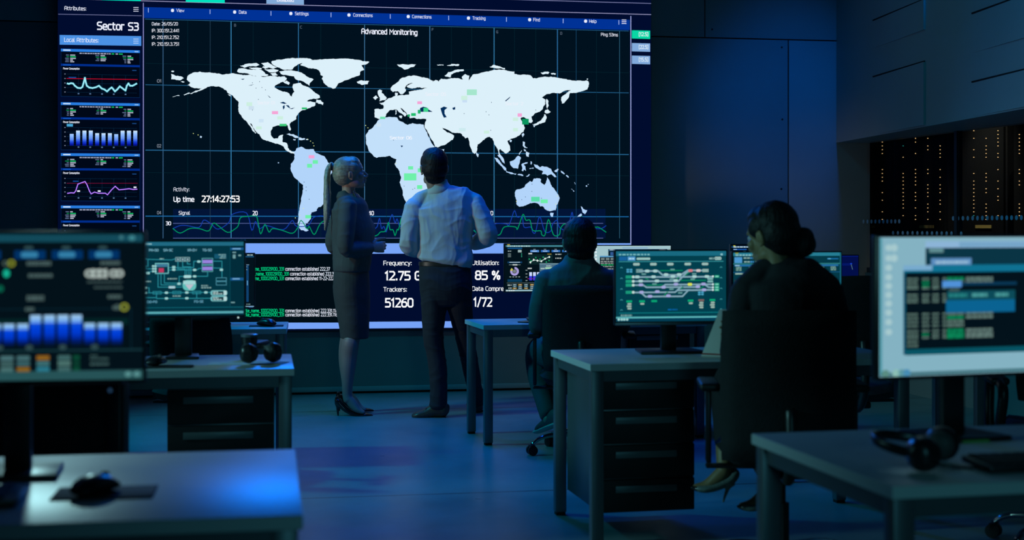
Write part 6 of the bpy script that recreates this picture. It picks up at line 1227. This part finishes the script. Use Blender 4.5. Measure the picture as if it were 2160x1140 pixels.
def sneaker(c, d, parent):
    d = d.normalized(); s_ = d.cross(Vector((0, 0, 1)))
    m = MB(); m.loft([(c - d * .09 + Vector((0, 0, .05)), .032, .042), (c - d * .04 + Vector((0, 0, .055)), .038, .050), (c + d * .04 + Vector((0, 0, .040)), .044, .034), (c + d * .12 + Vector((0, 0, .028)), .046, .024), (c + d * .17 + Vector((0, 0, .022)), .030, .014)], ref=s_, n=18, k=4)
    o = m.organic('shoe', mat('grey_sneaker', (.05, .06, .065), .6), .0045, 2, parent, org)
    q = MB(); q.loft([(c - d * .12 + Vector((0, 0, .010)), .036, .013), (c + Vector((0, 0, .010)), .042, .012), (c + d * .18 + Vector((0, 0, .012)), .036, .012)], ref=s_, n=18, k=4, capk=.4); q.build('sole', mat('pale_rubber', (.45, .46, .44), .6), o, smooth=60, origin=org)
sneaker(P(1165, 910, .12), Vector((-.35, .7, -.25)), sm); sneaker(P(1289, 945, .50) * 1.0 - Vector((0, 0, P(1289, 945, .5).z)), Vector((.2, 1, 0)), sm)

# ---------------------------------------------------------------- seated woman, black clothes, hair bun
f = Fig(5.36); P = f.P
org = Vector((P(1655, 900).x, 5.40, 0))
HM = head_M(P(1630, 497, .02), 37, -12, 0, 1.04)
b = MB(); add_head(b, HM, True)
limb(b, [P(1630, 520, .0), P(1639, 548, -.01), P(1648, 575, -.01)], [(.046, .050), (.046, .05), (.07, .06)])
limb(b, [P(1652, 575), P(1660, 610), P(1662, 680), P(1662, 760), P(1662, 810, .02)], [(.10, .055), (.14, .08), (.12, .08), (.13, .09), (.15, .10)])
la = [P(1576, 615), P(1561, 680, -.01), P(1550, 742, .02), P(1556, 744, .11), P(1572, 737, .18)]
ra = [P(1744, 615), P(1757, 680, -.01), P(1762, 740, .02), P(1745, 735, .17), P(1690, 725, .30)]
limb(b, la, [.045, .040, .036, .032, .026]); limb(b, ra, [.045, .040, .036, .032, .026])
add_hand(b, P(1576, 735, .195), Vector((-.1, .8, .45)), Vector((-1, -.2, .25)), 1, 40, .95); add_hand(b, P(1686, 724, .315), Vector((-.8, .6, .1)), Vector((0, -.2, -1)), 1, 30, .95)
ll = [P(1610, 835, .06), P(1590, 825, .28), P(1585, 838, .46), P(1572, 900, .40), P(1556, 970, .30), P(1550, 1020, .26)]
rl = [P(1715, 835, .06), P(1705, 830, .28), P(1690, 840, .46), P(1678, 920, .38), P(1650, 985, .32), P(1655, 1060, .30)]
limb(b, ll, [.085, .075, .058, .055, .040, .030]); limb(b, rl, [.085, .075, .058, .055, .040, .030])
for e, q in ((P(1550, 1020, .26), 1), (P(1655, 1066, .30), 0)):
    limb(b, [e, e + Vector((-.020, .0, -.022)), e + Vector((-.07, .01, -.056)), e + Vector((-.115, .012, -.066))], [(.030, .030), (.028, .032), (.030, .020), (.026, .013)], ref=(0, 1, 0))
sw = b.organic('person', M_skinC, .0050, 2, None, org)
tag(sw, 'seated woman with dark hair in a low bun, black clothes, head bowed over a notebook', 'person'); add_eyes(HM, sw, org)
h = MB(); E_(h, HM, (0, -.022, .036), (.079, .094, .088)); E_(h, HM, (0, -.044, .0), (.077, .074, .082)); E_(h, HM, (0, .018, .070), (.068, .062, .048)); E_(h, HM, (0, -.050, -.045), (.058, .048, .044))
for s_ in (-1, 1): E_(h, HM, (s_ * .060, .004, .034), (.020, .048, .042))
hr = h.organic('hair', M_dhair, .0045, 3, sw, org, wrinkle(31, .0025, [((100, 90, 60), .6), ((-90, 110, 70), .5)]))
h = MB(); bc = P(1689, 512, -.035); h.ell(bc, (.048, .046, .056)); h.ell(bc + Vector((-.022, .02, .0)), (.035, .035, .045))
h.organic('hair_bun', M_dhair, .0045, 2, hr, org, wrinkle(33, .006, [((70, 60, 50), .6), ((-60, 80, 90), .5)]))
j = MB()
j.loft([er(548, 1645, 31, .058, 0), er(562, 1650, 48, .080), er(580, 1657, 78, .10), er(605, 1660, 92, .120), er(650, 1661, 92, .125), er(710, 1661, 84, .12), er(770, 1661, 88, .13), er(830, 1662, 110, .15, .03), er(862, 1662, 112, .15, .05)], n=36, k=5, capk=.1, sq=2.3)
j.ell(P(1577, 612, 0), (.058, .06, .055)); j.ell(P(1743, 612, .0), (.058, .06, .055)); limb(j, [P(1636, 560, 0), P(1605, 580, 0), P(1575, 612, 0)], [.048, .052, .056]); limb(j, [P(1662, 560, 0), P(1710, 580, 0), P(1746, 612, 0)], [.048, .052, .056])
limb(j, la[:4] + [P(1569, 739, .16)], [.060, .058, .052, .044, .036]); limb(j, ra[:4] + [P(1700, 727, .28)], [.062, .060, .055, .046, .038])
j.organic('top', M_blkc, .0060, 3, sw, org, wrinkle(41, .006, [((34, 10, 22), .5), ((20, 10, 60), .4)]))
s = MB(); limb(s, [P(1662, 838, -.02), P(1660, 838, .10)], [(.20, .10), (.19, .10)])
limb(s, [P(1615, 835, .06), P(1594, 825, .28), P(1587, 840, .45), P(1578, 890, .41), P(1567, 962, .31)], [.105, .095, .085, .080, .064]); limb(s, [P(1710, 835, .06), P(1702, 828, .28), P(1690, 842, .46), P(1668, 910, .40), P(1650, 962, .34)], [.105, .095, .085, .080, .062])
s.loft([(P(1640, 850, .34), .16, .10), (P(1625, 910, .37), .125, .075), (P(1607, 960, .33), .085, .055)], n=28, k=4, capk=.1)
s.organic('long_skirt', M_blkc, .0065, 3, sw, org, wrinkle(43, .006, [((34, 10, 12), .5), ((20, 10, 40), .4)]))
M_glit = mat('grey_glitter_shoe', (.16, .20, .19), .5, noise=(300, .6))
def heel(e):
    X = lambda x, y, d=0: e + Vector(((x - 1557) * f.m, .26 * 0 + d, -(y - 1020) * f.m))
    m = MB(); m.loft([(X(1571, 1016), .014, .010), (X(1572, 1024), .028, .022), (X(1562, 1037), .031, .024), (X(1545, 1046), .031, .022), (X(1527, 1054), .033, .019), (X(1508, 1058), .035, .017), (X(1494, 1058), .028, .014), (X(1483, 1057), .012, .009), (X(1476, 1055.5), .004, .005)], ref=(0, 1, 0), n=18, k=4)
    m.loft([(X(1567, 1044), .022, .017), (X(1558, 1056), .010, .010), (X(1550, 1078), .0055, .0055), (X(1547, 1089), .005, .005)], ref=(0, 1, 0), n=12, capk=.1)
    o = m.organic('shoe', [M_glit, M_shoek], .0035, 2, sw, org)
    o.data.polygons.foreach_set('material_index', [1 if (p.center + org - e).x < (1489 - 1557) * f.m else 0 for p in o.data.polygons])
heel(P(1557, 1020, .26)); heel(P(1662, 1066, .30))
# notebook in her left hand: two leaves and a red edge
c = px(1480, 753, 5.66); e_ = px(1560, 757, 5.57); d_ = px(1532, 655, 5.79)
u_ = (e_ - c).normalized(); v_ = (d_ - c - u_ * (d_ - c).dot(u_)); hh_ = v_.length; v_.normalize(); n_ = u_.cross(v_); n_ = n_ if n_.y < 0 else -n_
Mn = Matrix(((*u_, 0), (*v_, 0), (*n_, 0), (0, 0, 0, 1))).transposed(); ww_ = (e_ - c).length
nb.location = c
def leaf(name, x0, x1, y0, y1, z0, z1, m_):
    q = MB(); q.box(((x0 + x1) / 2, (y0 + y1) / 2, (z0 + z1) / 2), (x1 - x0, y1 - y0, z1 - z0), bev=.0008); q.bm.transform(Mn); return q.build(name, m_, nb)
leaf('page_block', .0, ww_, .0, hh_, 0, .006, M_pap); leaf('cover', -.002, ww_ + .002, -.004, hh_ + .003, -.003, -.0003, mat('grey_cover', (.30, .31, .29), .6)); leaf('red_edge', .0, ww_, .006, .013, .0061, .0078, mat('red_ribbon', (.30, .012, .012), .6))
